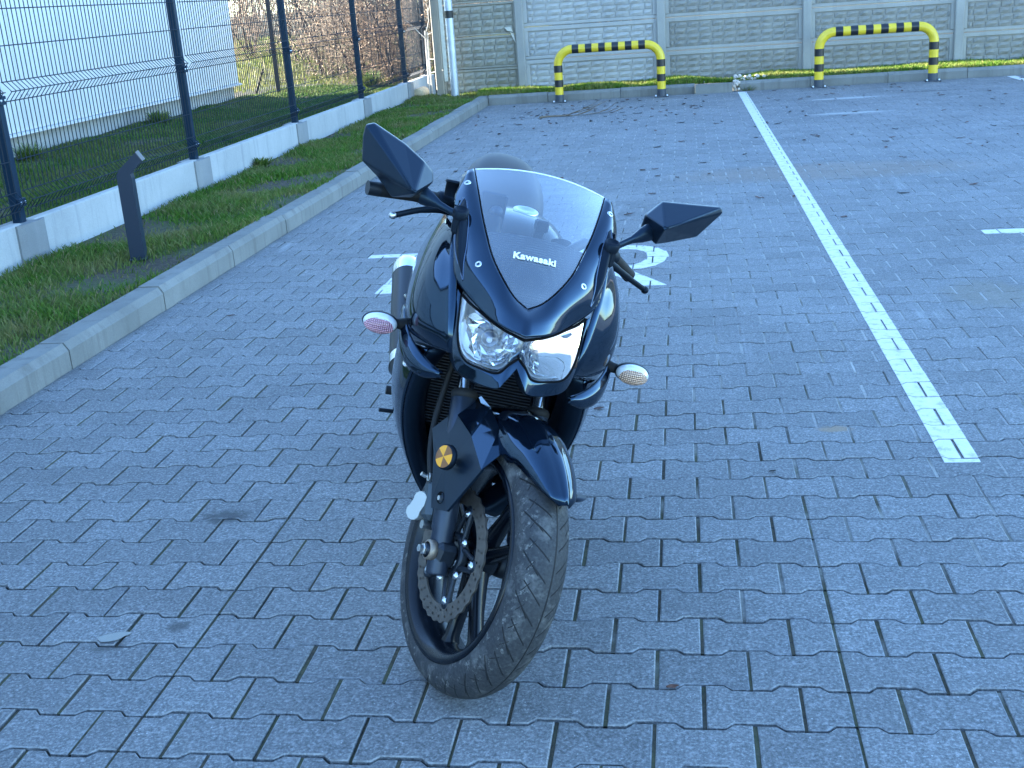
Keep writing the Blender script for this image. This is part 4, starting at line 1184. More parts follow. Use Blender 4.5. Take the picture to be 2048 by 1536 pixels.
b = MB(); b.lathe([(.0, .04), (.03, .042), (.034, .06), (.034, .078), (.016, .08), (.016, .06), (.0, .06)], (0, 0, .293), (1, 0, 0), 20); part('speed_sensor_hub', b, M_DARKMETAL, ax_)
b = MB(); b.box((0, fk(.66) + .01, .672), (.23, .06, .03), 0, None, .01); steered('lower_triple_clamp', b, M_ALU)
b = MB(); b.box((0, fk(.92) + .0, .905), (.23, .06, .03), 0, None, .01); steered('upper_triple_clamp', b, M_MATTE)
b = MB(); b.tube([(0, fk(.66) + .03, .66), (0, fk(.92) + .03, .92)], .03, 14); steered('steering_stem', b, M_MATTE)
# --- front mudguard -----------------------------------------------------------------------------------------------------
G = []
for i in range(31):
    t = i / 30; th = math.radians(49 + t * 103)
    wf = min(1.0, .16 + .84 * (max(0.0, t) / .34) ** .5); wr = 1.0 if t < .7 else 1 - .25 * ((t - .7) / .3)
    w = .076 * max(.06, wf) * wr
    skirt = (.074 if t > .25 else .074 * max(.08, (wf - .3) / .7)) * (1 if t < .75 else 1 - .4 * (t - .75) / .25)
    rowp = []
    for j in range(17):
        s = -1 + j / 8
        a = abs(s)
        x = w * math.copysign(min(1, a * 1.22) ** .9, s)
        drop = skirt * (a ** 3.0) * .92 + .008 * a
        r = .336 - drop + (.004 if abs(s) < .07 else 0)
        rowp.append((x, -math.cos(th) * r, .293 + math.sin(th) * r))
    G.append(rowp)
b = MB(); b.grid(G, 0, True)
fend = steered('front_mudguard', b, M_GLOSS); md = fend.modifiers.new('thickness', 'SOLIDIFY'); md.thickness = .003
for s in (-1, 1):
    b = MB()
    PL = [(.150, .556), (.190, .492), (.135, .458), (.062, .380), (.050, .366), (-.012, .392), (-.055, .516), (.046, .547)]
    xs = [.104, .118, .121, .121, .120, .117, .104, .100]
    n = len(PL)
    out = [(s * (x + .010), y, z) for x, (y, z) in zip(xs, PL)]; inn = [(s * (x + .004), y, z) for x, (y, z) in zip(xs, PL)]
    cen_o = (s * .131, .066, .455); cen_i = (s * .125, .066, .455)
    fs = []
    for i in range(n):
        j = (i + 1) % n
        fs += [(i, j, 2 * n), (n + j, n + i, 2 * n + 1), (i, n + i, n + j, j)]
    if s > 0: fs = [f[::-1] for f in fs]
    b.add(out + inn + [cen_o, cen_i], fs, 0, False)
    steered('mudguard_stay', b, M_SATIN)
    # folded facet joining stay and mudguard
    b = MB()
    A = [(s * .111, .046, .547), (s * .074, .078, .606), (s * .072, .015, .588), (s * .070, -.03, .552), (s * .115, -.055, .516)]
    C = [(s * .150, .15, .0)]
    b.add(A, [(0, 1, 2), (0, 2, 4), (2, 3, 4)] if s > 0 else [(2, 1, 0), (4, 2, 0), (4, 3, 2)], 0, False)
    b.add([(s * .112, .150, .556), (s * .060, .16, .600), (s * .074, .078, .606), (s * .111, .046, .547)], [(0, 1, 2, 3)], 0, False)
    o = steered('mudguard_fold', b, M_GLOSS); md = o.modifiers.new('thickness', 'SOLIDIFY'); md.thickness = .003
b = MB(); b.lathe([(.0, .0), (.011, .0), (.013, .002), (.0135, -.004)], (-.129, .030, .402), (-1, -.1, 0), 20); sb_ = steered('stay_recess', b, M_INNER)
b = MB(); b.lathe([(.0, .008), (.0055, .008), (.0062, .0)], (-.129, .026, .403), (-1, -.1, 0), 6, 0, False); part('stay_bolt', b, M_ALU, sb_)
# round reflector on the stay
RC = Vector((-.150, .040, .490)); RA = Vector((-1, -.30, .12)).normalized()
b = MB(); b.lathe([(.008, -.022), (.008, -.008), (.025, -.008), (.0275, -.006), (.0275, .003), (.024, .006), (.0, .006)], RC, RA, 32)
refl = steered('reflector', b, M_MATTE)
a1 = (Vector((0, 0, 1)) - RA * RA.z).normalized(); a2 = RA.cross(a1)
for k in range(6):
    b = MB(); t0, t1 = math.radians(k * 60 + 12), math.radians(k * 60 + 72); c = RC + RA * .0065
    ring = [c + (a1 * math.cos(t0 + (t1 - t0) * i / 6) + a2 * math.sin(t0 + (t1 - t0) * i / 6)) * .0238 for i in range(7)]
    b.add([c + RA * .0015] + ring, [(0, i, i + 1) for i in range(1, 7)]); part('reflector_wedge', b, M_ORANGE if k % 2 == 0 else M_AMBER, refl)
# --- front brake caliper and hose -----------------------------------------------------------------------------------------
b = MB(); cM = Matrix.Rotation(math.radians(-32), 3, 'X')
cc = Vector((-.095, .098, .362))
b.box(cc, (.062, .042, .090), 0, cM, .012)
b.box(cc + Vector((.02, -.018, .0)), (.03, .03, .08), 0, cM, .008)
cal = steered('brake_caliper', b, M_CALBODY)
b = MB(); ring_ = []
for q in range(17):
    t = math.radians(-28 + q * 236 / 16); ring_.append((math.cos(t) * .0175, .0165 + math.sin(t) * .0175))
for q in range(17):
    t = math.radians(152 + q * 236 / 16); ring_.append((math.cos(t) * .0175, -.0165 + math.sin(t) * .0175))
caxis = Vector((-1, -.55, .1)).normalized(); cu_ = Vector((0, -.15, 1)); cu_ = (cu_ - caxis * cu_.dot(caxis)).normalized(); cv_ = caxis.cross(cu_)
pc = Vector((-.130, .108, .340)); n_ = len(ring_)
b.add([pc + cv_ * a_ + cu_ * c_ + caxis * .006 for a_, c_ in ring_] + [pc + cv_ * a_ * 1.06 + cu_ * c_ * 1.03 - caxis * .012 for a_, c_ in ring_], [tuple(range(n_))] + [(i, n_ + i, n_ + (i + 1) % n_, (i + 1) % n_) for i in range(n_)])
part('piston_cover', b, M_CALIPER, cal)
for dz in (-.054, .050):
    p = cc + cM @ Vector((.0, .0, dz)); b = MB(); b.tube([p + Vector((-.03, 0, 0)), p + Vector((.028, 0, 0))], [.0095, .0095], 10); part('slide_pin', b, M_ALU, cal)
b = MB(); b.tube([cc + cM @ Vector((-.03, .012, .052)), cc + cM @ Vector((-.042, .012, .056))], .005, 6); part('bleed_nipple', b, M_ALU, cal)
b = MB(); b.tube(cr([(-.118, .12, .40), (-.122, .165, .445), (-.118, .21, .50), (-.11, .245, .58), (-.11, .26, .70), (-.10, .26, .80)], 4), .0075, 8); steered('brake_hose', b, M_RUBBER)

# --- windscreen ---------------------------------------------------------------------------------------------------------
E_ = [(0.0, .014, .853), (.028, .027, .867), (.056, .050, .893), (.085, .095, .926), (.104, .145, .960), (.121, .195, .996), (.136, .257, 1.033), (.150, .330, 1.066)]
EE = cr(E_, 5)
def screen_grid(off=0.0, n=13, rows=EE):
    G = []
    for e in rows:
        w = max(e[0], .0008); G.append([np.array((w * s, e[1] - 1.4 * w * w * (1 - s * s) * 1.0 + off * .55, e[2] + 1.15 * w * w * (1 - s * s) - off * .8)) for s in np.linspace(-1, 1, n)])
    return G
b = MB(); b.grid([[tuple(p) for p in r] for r in screen_grid()], 0, True)
ws = part('windscreen', b, M_SCREEN)
# bright cut edge along the top and a black rim down the sides
b = MB(); top = screen_grid()[-1]; b.tube([tuple(p) for p in top], .0016, 6); part('top_edge', b, simple('acrylic_edge', (.75, .82, .9), .25), ws)
b = MB(); b.tube([(e[0], e[1] - .001, e[2] + .001) for e in EE[::-1]] + [(-e[0], e[1] - .001, e[2] + .001) for e in EE[1:]], .0015, 6); part('rim_seal', b, M_INNER, ws)
# inner dotted panel below the screen
rows_ = EE[2:23]
b = MB(); b.grid([[tuple(p) for p in r] for r in screen_grid(.016, 13, rows_)], 0, True); part('dash_panel', b, M_DOTS)
# maker's name on the screen
def text_mesh(s, size, bold, extr, shear=0.0, mat=None, spacing=1.0):
    cu = bpy.data.curves.new('lettering', 'FONT'); cu.body = s; cu.size = size; cu.offset = bold; cu.extrude = extr; cu.shear = shear; cu.align_x = 'CENTER'; cu.align_y = 'CENTER'; cu.space_character = spacing
    t = bpy.data.objects.new('tmp', cu); COL.objects.link(t); bpy.context.view_layer.update()
    me = bpy.data.meshes.new_from_object(t.evaluated_get(bpy.context.evaluated_depsgraph_get())); bpy.data.objects.remove(t)
    me.materials.clear(); me.materials.append(mat); return me
M_WHITE = simple('white_decal', (.82, .82, .82), .45)
lm = text_mesh('Kawasaki', .0225, .0009, .0004, 0, M_WHITE, 1.10)
o = obj('lettering', lm, moto)
SG = screen_grid(0.0, 41); cl0 = [Vector(r[20]) for r in SG]
ki = min(range(len(cl0)), key=lambda k: abs(cl0[k].z - .943)); tu = (cl0[ki + 1] - cl0[ki - 1]).normalized(); tx = Vector((1, 0, 0)); tn = tx.cross(tu)
lo = cl0[ki]
for v_ in lm.vertices:       # wrap the letters round the curved screen
    x_, y_, h_ = v_.co; q_ = lo + tu * y_
    w_ = max(1e-4, np.interp(q_.z, [c.z for c in cl0], [r[-1][0] for r in SG])); s_ = x_ / w_
    v_.co = q_ + Vector((x_, 1.4 * w_ * w_ * s_ * s_, -1.15 * w_ * w_ * s_ * s_)) + tn * (h_ + .0022)
# --- nose cowl ------------------------------------------------------------------------------------------------------------
O_ = [(0.0, -.061, .814), (.050, -.020, .817), (.100, .045, .832), (.149, .104, .866), (.161, .150, .905), (.171, .195, .955), (.180, .255, 1.005), (.170, .315, 1.048)]
rows = []
for e, o_ in zip(E_, O_):
    e, o_ = np.array(e), np.array(o_); e = e + np.array((0.0015, 0, -.002))
    m = (e + o_) / 2 + np.array((0, -.010, .006)); q = e * .8 + o_ * .2 + np.array((0, -.006, .004)); r = e * .2 + o_ * .8 + np.array((0, -.005, .003))
    rows.append([e, q, m, r, o_])
G = surf(rows, 5, 3)
Gf = G[::-1][:-1]
full = [[np.array((-p[0], p[1], p[2])) for p in r] for r in G[::-1]][:-1] + G
b = MB(); b.grid([[tuple(p) for p in r] for r in full], 0, True, True)
NG = [[Vector(p) for p in r] for r in full]
def on_nose(x, z, lift=.0015):
    bi_, bj_ = min(((i, j) for i in range(1, len(NG) - 1) for j in range(1, len(NG[0]) - 1)), key=lambda q: (NG[q[0]][q[1]].x - x) ** 2 + (NG[q[0]][q[1]].z - z) ** 2)
    n = (NG[bi_ + 1][bj_] - NG[bi_ - 1][bj_]).cross(NG[bi_][bj_ + 1] - NG[bi_][bj_ - 1]).normalized()
    if n.y > 0: n = -n
    return NG[bi_][bj_] + n * lift, n
nose = part('nose_cowl', b, M_GLOSS); sm_ = nose.modifiers.new('thickness', 'SOLIDIFY'); sm_.thickness = .004; sm_.offset = -1
# chin: M-shaped lip under the headlamps
LN = [(0, -.030, .760), (.018, -.038, .745), (.037, -.038, .724), (.072, -.022, .722), (.108, .002, .729), (.127, .036, .766), (.134, .083, .838)]
LM_ = [(0, -.052, .806), (.022, -.036, .808), (.044, -.018, .811), (.068, .008, .816), (.090, .034, .823), (.113, .060, .830), (.131, .083, .839)]
LL = [(0, -.040, .742), (.020, -.053, .712), (.034, -.052, .696), (.078, -.018, .691), (.118, .018, .702), (.135, .050, .760), (.143, .088, .848)]
LU = [(x * 1.0, y + .045, z - .016) for x, y, z in LL]
LV = [(x * 1.02, y + .15, z - .034) for x, y, z in LL]
def half_full(rows, nu, nv):
    G = surf(rows, nu, nv)
    return [[np.array((-p[0], p[1], p[2])) for p in r[::-1]][:-1] + r for r in G]
rim_in = [(x * .99, y + .012, z + .001) for x, y, z in LN]
G = half_full([rim_in, LN, LL], 3, 6); b = MB(); b.grid([[tuple(p) for p in r] for r in G], 0, True)
chin = part('chin_cowl', b, M_GLOSS)
G = half_full([LL, LU, LV], 4, 6); b = MB(); b.grid([[tuple(p) for p in r] for r in G], 0, True); part('chin_underside', b, M_SATIN, chin)
# --- headlamp ---------------------------------------------------------------------------------------------------------------
mid = [tuple((np.array(a) + np.array(c)) / 2 + np.array((0, -.012 * math.sin(math.pi * min(1, .25 + k / 6)), 0))) for k, (a, c) in enumerate(zip(LN, LM_))]
G = half_full([LM_, mid, LN], 4, 6); b = MB(); b.grid([[tuple(p) for p in r] for r in G], 0, True)
hl = part('headlight', b, M_LENS)
b = MB(); edge = cr(LM_, 5)[::-1]; bot_ = cr(LN, 5)
loop = [(p[0], p[1] - .001, p[2]) for p in edge] + [(-p[0], p[1] - .001, p[2]) for p in edge[::-1][1:]]
b.tube(loop, .0034, 6); loop2 = [(p[0], p[1] - .001, p[2]) for p in bot_[::-1]] + [(-p[0], p[1] - .001, p[2]) for p in bot_[1:]]; b.tube(loop2, .0022, 6); part('seal', b, M_INNER, hl)
def housing(rows_off):
    A = [(x * .98, y + .014, z - .002) for x, y, z in LM_]; B = [(x * .93, y + .075, z - .012) for x, y, z in LM_]
    C = [(x * .93, y + .075, z + .012) for x, y, z in LN]; D = [(x * .98, y + .014, z + .003) for x, y, z in LN]
    return A, B, C, D
A, B, C, D = housing(0)
M_HOUS = simple('headlight_housing', (.86, .88, .90), .30, .75)
G = half_full([A, B, C, D], 3, 4); b = MB(); b.grid([[tuple(p) for p in r] for r in G], 0, True); part('housing', b, M_HOUS, hl)
hr = random.Random(5); M_BOWL = simple('reflector_mirror', (.95, .96, .97), .10, 1.0)
for s in (-1, 1):
    c = Vector((s * .058, .048, .772)); axis = Vector((s * .12, -1, .08)).normalized(); up = Vector((0, 0, 1)); ux = up.cross(axis).normalized(); uz = axis.cross(ux)
    b = MB(); nf, nr = 18, 4
    V = []
    for j in range(nr + 1):
        r = .016 + (.060 - .016) * j / nr; d = .052 * (r / .060) ** 2 + (.0025 if j % 2 else 0)
        for i in range(nf):
            t = i * 2 * math.pi / nf + .13 * j
            V.append(c + axis * (d + hr.uniform(-.0012, .0012)) + ux * math.cos(t) * r + uz * math.sin(t) * r * .92)
    xs_ = [p[0] for p in LN]
    for v_ in V:
        ax_2 = min(.128, abs(v_.x)); zt_ = np.interp(ax_2, [p[0] for p in LM_], [p[2] for p in LM_]) - .006; zb_ = np.interp(ax_2, xs_, [p[2] for p in LN]) + .005
        yl_ = np.interp(ax_2, [p[0] for p in LM_], [.5 * (p[1] + q[1]) for p, q in zip(LM_, LN)]) + .004
        v_.z = min(zt_, max(zb_, v_.z)); v_.y = max(v_.y, yl_); v_.x = max(.001, s * v_.x) * s
    F = [(j * nf + i, j * nf + (i + 1) % nf, (j + 1) * nf + (i + 1) % nf, (j + 1) * nf + i) for j in range(nr) for i in range(nf)]
    b.add(V, F, 0, False); part('reflector_bowl', b, M_BOWL, hl)
    b = MB(); b.lathe([(.018, -.002), (.018, .020), (.015, .027), (.0, .029)], c, axis, 18); part('bulb_shield', b, simple('bulb_shield', (.12, .14, .18), .2, .7), hl)
    b = MB(); b.lathe([(.006, .028), (.006, .04), (.004, .044), (0, .045)], c, axis, 12); part('bulb', b, simple('bulb_glass', (.5, .55, .65), .1), hl)
# --- flanks -------------------------------------------------------------------------------------------------------------------
FL = [[(.171, .195, .955), (.184, .300, .950), (.188, .45, .935), (.172, .62, .905)],
      [(.161, .150, .905), (.205, .225, .896), (.213, .38, .878), (.202, .62, .860)],
      [(.149, .104, .866), (.214, .172, .848), (.228, .33, .822), (.224, .62, .800)],
      [(.140, .072, .815), (.216, .142, .794), (.234, .29, .766), (.233, .60, .745)],
      [(.134, .052, .765), (.206, .130, .742), (.231, .27, .720), (.234, .58, .700)],
      [(.124, .048, .722), (.178, .135, .700), (.222, .26, .680), (.230, .56, .660)]]
FLs = shell('upper_fairing', surf(FL, 4, 5), M_GLOSS, True, False)
LF = [[(.172, .150, .690), (.221, .25, .676), (.231, .42, .660), (.20, .75, .64)], [(.192, .175, .635), (.223, .27, .620), (.233, .45, .60), (.20, .78, .58)],
      [(.199, .215, .550), (.221, .30, .540), (.229, .50, .52), (.18, .82, .50)], [(.189, .250, .470), (.207, .33, .460), (.215, .55, .44), (.16, .85, .42)],
      [(.164, .280, .390), (.179, .36, .385), (.188, .58, .36), (.13, .87, .34)], [(.124, .310, .310), (.136, .40, .300), (.145, .60, .28), (.10, .88, .27)],
      [(.080, .340, .250), (.090, .43, .240), (.10, .60, .225), (.06, .85, .22)]]
LFs = shell('side_fairing', surf(LF, 4, 5), M_GLOSS, True, False)
FLG = [[(r[0][0], r[0][1], r[0][2]), (r[0][0] - .022, r[0][1] + .004, r[0][2] + .002), (r[0][0] - .040, r[0][1] + .03, r[0][2]), (r[0][0] - .045, r[0][1] + .10, r[0][2])] for r in LF]
shell('fairing_edge', surf(FLG, 4, 3), M_SATIN, True, True)
U_ = [(.240, .300, .738), (.228, .215, .716), (.200, .150, .692), (.168, .110, .674), (.136, .082, .663)]
V_ = [(.236, .285, .700), (.234, .205, .668), (.212, .146, .648), (.178, .108, .640), (.138, .080, .655)]
W_ = [(.225, .285, .695), (.222, .205, .660), (.20, .150, .640), (.17, .115, .632), (.135, .085, .648)]
G = surf([[tuple(np.array(a)) for a in U_], [tuple((np.array(a) + np.array(c)) / 2 + np.array((.006, -.004, .004))) for a, c in zip(U_, V_)], V_], 4, 4)
wn_ = shell('vent_fin', G, M_GLOSS, True, True)
# bolts on the cowl
def bolt(p, nrm, r=.0085, parent=None):
    b = MB(); b.lathe([(0, .0012), (r * .42, .0012), (r * .45, .0035), (r * .85, .003), (r, .0), (r * .9, -.003)], p, nrm, 14); part('screw', b, M_ALU, parent)
for s in (-1, 1):
    for bx_, bz_ in ((.160, 1.040), (.108, .905)):
        p_, n_2 = on_nose(s * bx_, bz_); bolt(p_, n_2)
    bolt((s * .214, .196, .634), (s * .6, -.8, .1))
# leaf-shaped intake ears beside the screen, where the mirrors bolt on
for s in (-1, 1):
    def onn(x, z, l): p_, n_2 = on_nose(s * x, z, l); return p_, n_2
    Lf = [on_nose(s * x, z, .004)[0] for x, z in ((.158, 1.010), (.170, .985), (.172, .945), (.160, .905), (.136, .868))]
    Lg = [on_nose(s * x, z, .004)[0] for x, z in ((.154, 1.008), (.146, .975), (.140, .935), (.134, .900), (.134, .868))]
    mid_ = [tuple((np.array(a) + np.array(c)) / 2 + np.array((s * .006, -.013, .008)) * w_) for a, c, w_ in zip(Lf, Lg, (.1, .9, 1, .8, .1))]
    G = surf([[tuple(p) for p in q] for q in (Lf, mid_, Lg)], 4, 4)
    b = MB(); b.grid([[tuple(p) for p in r] for r in G], 0, True, s > 0); ear = part('intake_ear', b, M_MATTE)
    b = MB(); b.tube([tuple(p) for p in cr([tuple(p) for p in Lf], 4)], .0026, 6); b2_ = part('ear_rim', b, M_EDGE, ear)
    b = MB(); b.tube([tuple(p) for p in cr([tuple(p) for p in Lg], 4)], .0020, 6); part('ear_rim', b, M_EDGE, ear)
# --- mirrors ---------------------------------------------------------------------------------------------------------------------
def plane_y(p, q, r, pts):
    p, q, r = Vector(p), Vector(q), Vector(r); n = (q - p).cross(r - p)
    return [(x, min(.285, max(.215, p.y - ((x - p.x) * n.x + (z - p.z) * n.z) / n.y)), z) for x, z in pts]
def build_mirror(rim, F, facets, J, base, s):
    rim = [Vector(p) for p in rim]; n = len(rim); cen = sum(rim, Vector()) / n
    back = [p + Vector((0, .016, 0)) for p in rim]; b = MB()
    V = rim + back + [Vector(F)] + [cen + Vector((0, .012, 0))]
    fs = []
    for i in range(n):
        j = (i + 1) % n
        fs.append((i, j, 2 * n)); fs.append((i, n + i, n + j, j)); fs.append((n + j, n + i, 2 * n + 1))
    b.add(V, fs, 0, False)
    me = b.build('mirror', M_SATIN, moto)
    bv = me.modifiers.new('bevel', 'BEVEL'); bv.width = .0035; bv.segments = 2; bv.limit_method = 'ANGLE'; bv.angle_limit = math.radians(12)
    g_ = MB(); g_.add([p + Vector((0, .0175, 0)) + (cen - p) * .06 for p in rim], [tuple(range(n))]); part('mirror_glass', g_, M_CHROME, me)
    J = Vector(J); base = Vector(base); mid = base.lerp(J, .55)
    g_ = MB(); g_.tube([base, base.lerp(J, .3), mid, base.lerp(J, .8), J], [.0085, .0075, .0085, .017, .021], 10, 0, True, True, .7); part('stalk', g_, M_SATIN, me)
    g_ = MB(); g_.box(base + Vector((s * -.004, .008, -.018)), (.034, .05, .045), 0, None, .008); part('mount', g_, M_MATTE, me)
    g_ = MB(); g_.lathe([(.017, 0), (.017, .018), (.012, .021), (.011, .016), (0, .016)], base + Vector((0, -.004, .0)), (0, -.35, 1), 18); part('pivot_cap', g_, M_MATTE, me)
    return me
F_ = (.266, .165, 1.052); A_, B_, C_, E3 = (.233, .24, 1.060), (.264, .25, 1.096), (.394, .25, 1.112), (.271, .245, 1.002)
C2 = (.402, .252, 1.101)
build_mirror([A_, B_, (.330, .25, 1.104), C_, C2] + plane_y(F_, C2, E3, [(.367, 1.032), (.300, 1.006)]) + [E3] + plane_y(F_, E3, A_, [(.240, 1.025)]), F_, None, (.250, .245, 1.025), (.166, .188, .980), 1)
F_ = (-.2695, .160, 1.0125); T_, S3, M3, R3 = (-.400, .28, 1.115), (-.262, .25, 1.069), (-.316, .245, .980), (-.235, .24, 1.031)
rimL = [T_] + plane_y(F_, T_, M3, [(-.402, 1.09), (-.394, 1.037), (-.357, 1.012)]) + [M3] + plane_y(F_, M3, R3, [(-.274, .982), (-.246, 1.007)]) + [R3] + plane_y(F_, S3, R3, [(-.239, 1.049)]) + [S3] + plane_y(F_, T_, S3, [(-.310, 1.094), (-.383, 1.122)])
build_mirror(rimL[::-1], F_, None, (-.250, .235, 1.000), (-.166, .188, .980), -1)
# --- turn signals ------------------------------------------------------------------------------------------------------------------
for s in (-1, 1):
    c = Vector((s * .287, .200, .713)); b = MB()
    pr_ = [(.0, .030), (.6, .028), (.88, .018), (1.0, .006), (1.0, .0)]
    V = []; n = 24
    for k, (rr_, d) in enumerate([(1.0, -.002), (1.04, .004), (1.0, .012), (.8, .026), (.35, .036), (.0, .038)]):
        for i in range(n):
            t = i * 2 * math.pi / n; V.append(c + Vector((math.cos(t) * .039 * rr_, d, math.sin(t) * .0235 * rr_)))
    b.add(V, [(k * n + i, k * n + (i + 1) % n, (k + 1) * n + (i + 1) % n, (k + 1) * n + i) for k in range(5) for i in range(n)], 0, True)
    sg = part('turn_signal', b, M_MATTE)
    b = MB(); V = []
    for rr_, d in [(1.0, .0), (.99, -.006), (.88, -.014), (.6, -.0195), (.25, -.022), (.0, -.0225)]:
        for i in range(n):
            t = i * 2 * math.pi / n; V.append(c + Vector((math.cos(t) * .038 * rr_, d, math.sin(t) * .0228 * rr_)))
    b.add(V, [(k * n + i, (k + 1) * n + i, (k + 1) * n + (i + 1) % n, k * n + (i + 1) % n) for k in range(5) for i in range(n)], 0, True)
    part('signal_rim', b, M_SIGW, sg)
    b = MB(); V = []
    for rr_, d in [(.92, -.0125), (.74, -.0185), (.5, -.0225), (.25, -.0245), (.0, -.025)]:
        for i in range(n):
            t = i * 2 * math.pi / n; V.append(c + Vector((math.cos(t) * .038 * rr_ * (.96 if math.cos(t) * s < 0 else 1.0), d, -.002 + math.sin(t) * .0228 * rr_)))
    b.add(V, [(k * n + i, (k + 1) * n + i, (k + 1) * n + (i + 1) % n, k * n + (i + 1) % n) for k in range(4) for i in range(n)], 0, True)
    part('signal_lens', b, M_SIGR if s < 0 else M_SIGL, sg)
    b = MB(); b.tube([(s * .222, .235, .712), (s * .245, .220, .713), (s * .268, .212, .713)], [.017, .012, .010], 10); part('signal_stalk', b, M_RUBBER, sg)
# --- cockpit -------------------------------------------------------------------------------------------------------------------------
b = MB()
V = [(-.062, .245, .925), (.075, .245, .928), (.067, .300, .952), (-.052, .300, .950), (-.068, .235, .88), (.080, .235, .88), (.075, .33, .90), (-.06, .33, .90)]
b.add(V, [(0, 1, 2, 3), (4, 7, 6, 5), (0, 4, 5, 1), (1, 5, 6, 2), (2, 6, 7, 3), (3, 7, 4, 0)])
cl_ = part('instrument_cluster', b, M_MATTE); bv = cl_.modifiers.new('bevel', 'BEVEL'); bv.width = .006; bv.segments = 2
b = MB(); b.box((-.088, .385, .975), (.062, .012, .085), 0, Matrix.Rotation(-.15, 3, 'X'), .005); ph = part('phone_holder', b, M_MATTE)
b = MB(); b.lathe([(.016, 0), (.016, -.012), (.010, -.016), (.010, -.02), (0, -.02)], (-.078, .378, .975), (0, 1, 0), 16); part('knob', b, M_SATIN, ph)
b = MB(); b.tube([(-.078, .365, .965), (-.08, .36, .93), (-.085, .38, .90)], [.010, .009, .012], 10); part('ball_arm', b, M_MATTE, ph)
b = MB(); b.box((.036, .42, .960), (.030, .028, .028), 0, Matrix.Rotation(.2, 3, 'Z'), .004); part('ignition_key', b, M_MATTE)
b = MB(); b.tube([(.03, .42, .90), (.034, .42, .95)], .013, 12); part('ignition_barrel', b, M_DARKMETAL)
# handlebars (turned with the fork)
b = MB(); b.tube([(-.185, .36, .976), (-.268, .332, .983), (-.352, .300, .982)], [.017, .0165, .0165], 14); hb = part('right_grip', b, M_RUBBER)
b = MB(); b.tube([(-.346, .302, .982), (-.372, .292, .982)], [.017, .016], 14); part('bar_end', b, M_DARKMETAL, hb)
b = MB(); b.tube([(-.10, .33, .93), (-.14, .365, .955), (-.19, .358, .976)], .012, 10); part('clip_on', b, M_MATTE, hb)
b = MB(); b.lathe([(.022, 0), (.024, .006), (.024, .045), (.020, .05)], (-.17, .365, .974), (-.95, -.3, .05), 18); part('throttle_housing', b, M_MATTE, hb)
b = MB(); b.lathe([(.020, 0), (.020, .03), (.022, .03), (.022, .036), (0, .037)], (-.185, .315, .998), (0, .1, 1), 18); part('brake_reservoir', b, M_MATTE, hb)
b = MB(); b.tube(cr([(-.165, .305, .966), (-.205, .287, .969), (-.25, .268, .962), (-.30, .252, .943)], 4), [.009] * 4 + [.008] * 4 + [.0068] * 5, 10, 0, True, True, .7); lv = part('brake_lever', b, M_MATTE)
b = MB(); b.lathe([(0, -.009), (.0065, -.0065), (.009, 0), (.0065, .0065), (0, .009)], (-.306, .250, .941), (1, 0, 0), 12); part('lever_ball', b, M_ALU, lv)
b = MB(); b.tube([(.19, .455, .935), (.24, .475, .905), (.285, .50, .872)], [.016, .0165, .0165], 14); hb2 = part('left_grip', b, M_RUBBER)
b = MB(); b.tube([(.10, .35, .925), (.14, .40, .945), (.19, .45, .935)], .012, 10); part('clip_on', b, M_MATTE, hb2)
b = MB(); b.lathe([(.021, 0), (.023, .006), (.023, .035), (.019, .04)], (.20, .452, .928), (.75, .3, -.5), 18); part('switch_housing', b, M_MATTE, hb2)
b = MB(); b.tube(cr([(.205, .405, .915), (.24, .42, .896), (.282, .45, .873), (.322, .478, .853)], 4), [.009] * 4 + [.008] * 4 + [.0068] * 5, 10, 0, True, True, .7); lv2 = part('clutch_lever', b, M_MATTE)
b = MB(); b.lathe([(0, -.010), (.007, -.007), (.010, 0), (.007, .007), (0, .010)], (.327, .482, .850), (1, 0, 0), 12); part('lever_ball', b, M_MATTE, lv2)
b = MB(); b.tube(cr([(-.19, .36, .93), (-.185, .40, .88), (-.17, .45, .82), (-.14, .5, .76)], 4), .004, 6); part('throttle_cable', b, M_YELLOW)
# --- tank, seat, tail --------------------------------------------------------------------------------------------------------------------
def body(name, secs, mat, n=10, smooth=3):
    """secs: list of (y, half width, z top, z bottom, squareness)"""
    rows = []
    for y, w, zt, zb, q in secs:
        r = []
        for k in range(n + 1):
            t = math.pi * k / n
            cx, sx = math.cos(t), math.sin(t)
            r.append((w * math.copysign(abs(cx) ** q, cx), y, zb + (zt - zb) * abs(sx) ** q))
        rows.append(r)
    G = surf(rows, smooth, 2); b = MB(); b.grid([[tuple(p) for p in r] for r in G], 0, True, True)
    for r, fl in ((G[0], True), (G[-1], False)):
        idx = list(range(len(r))); b.add([tuple(p) for p in r], [tuple(idx if fl else idx[::-1])])
    return part(name, b, mat)
M_TANK = tint_reflection(paintwork('tank_black_paint', (.008, .007, .006), .14, 0), .16, (.9, .8, .7))
tank = body('fuel_tank', [(.47, .10, .86, .70, .8), (.52, .15, .905, .68, .75), (.62, .178, .935, .66, .7), (.76, .172, .938, .66, .7), (.88, .125, .915, .68, .75), (.97, .085, .868, .70, .8)], M_TANK)
b = MB(); b.lathe([(.034, 0), (.034, .006), (.030, .009), (.024, .008), (.022, .005), (0, .005)], (.022, .715, .936), (0, -.12, 1), 28); cap = part('fuel_cap', b, M_ALU, tank)
body('rider_seat', [(.93, .07, .855, .74, .8), (1.0, .105, .835, .74, .7), (1.12, .125, .825, .74, .65), (1.22, .115, .85, .76, .7)], M_SEAT)
body('passenger_seat', [(1.16, .08, .86, .80, .8), (1.21, .125, .925, .80, .7), (1.32, .135, .968, .82, .7), (1.44, .122, .988, .84, .75), (1.55, .08, .98, .88, .8)], M_SEAT)
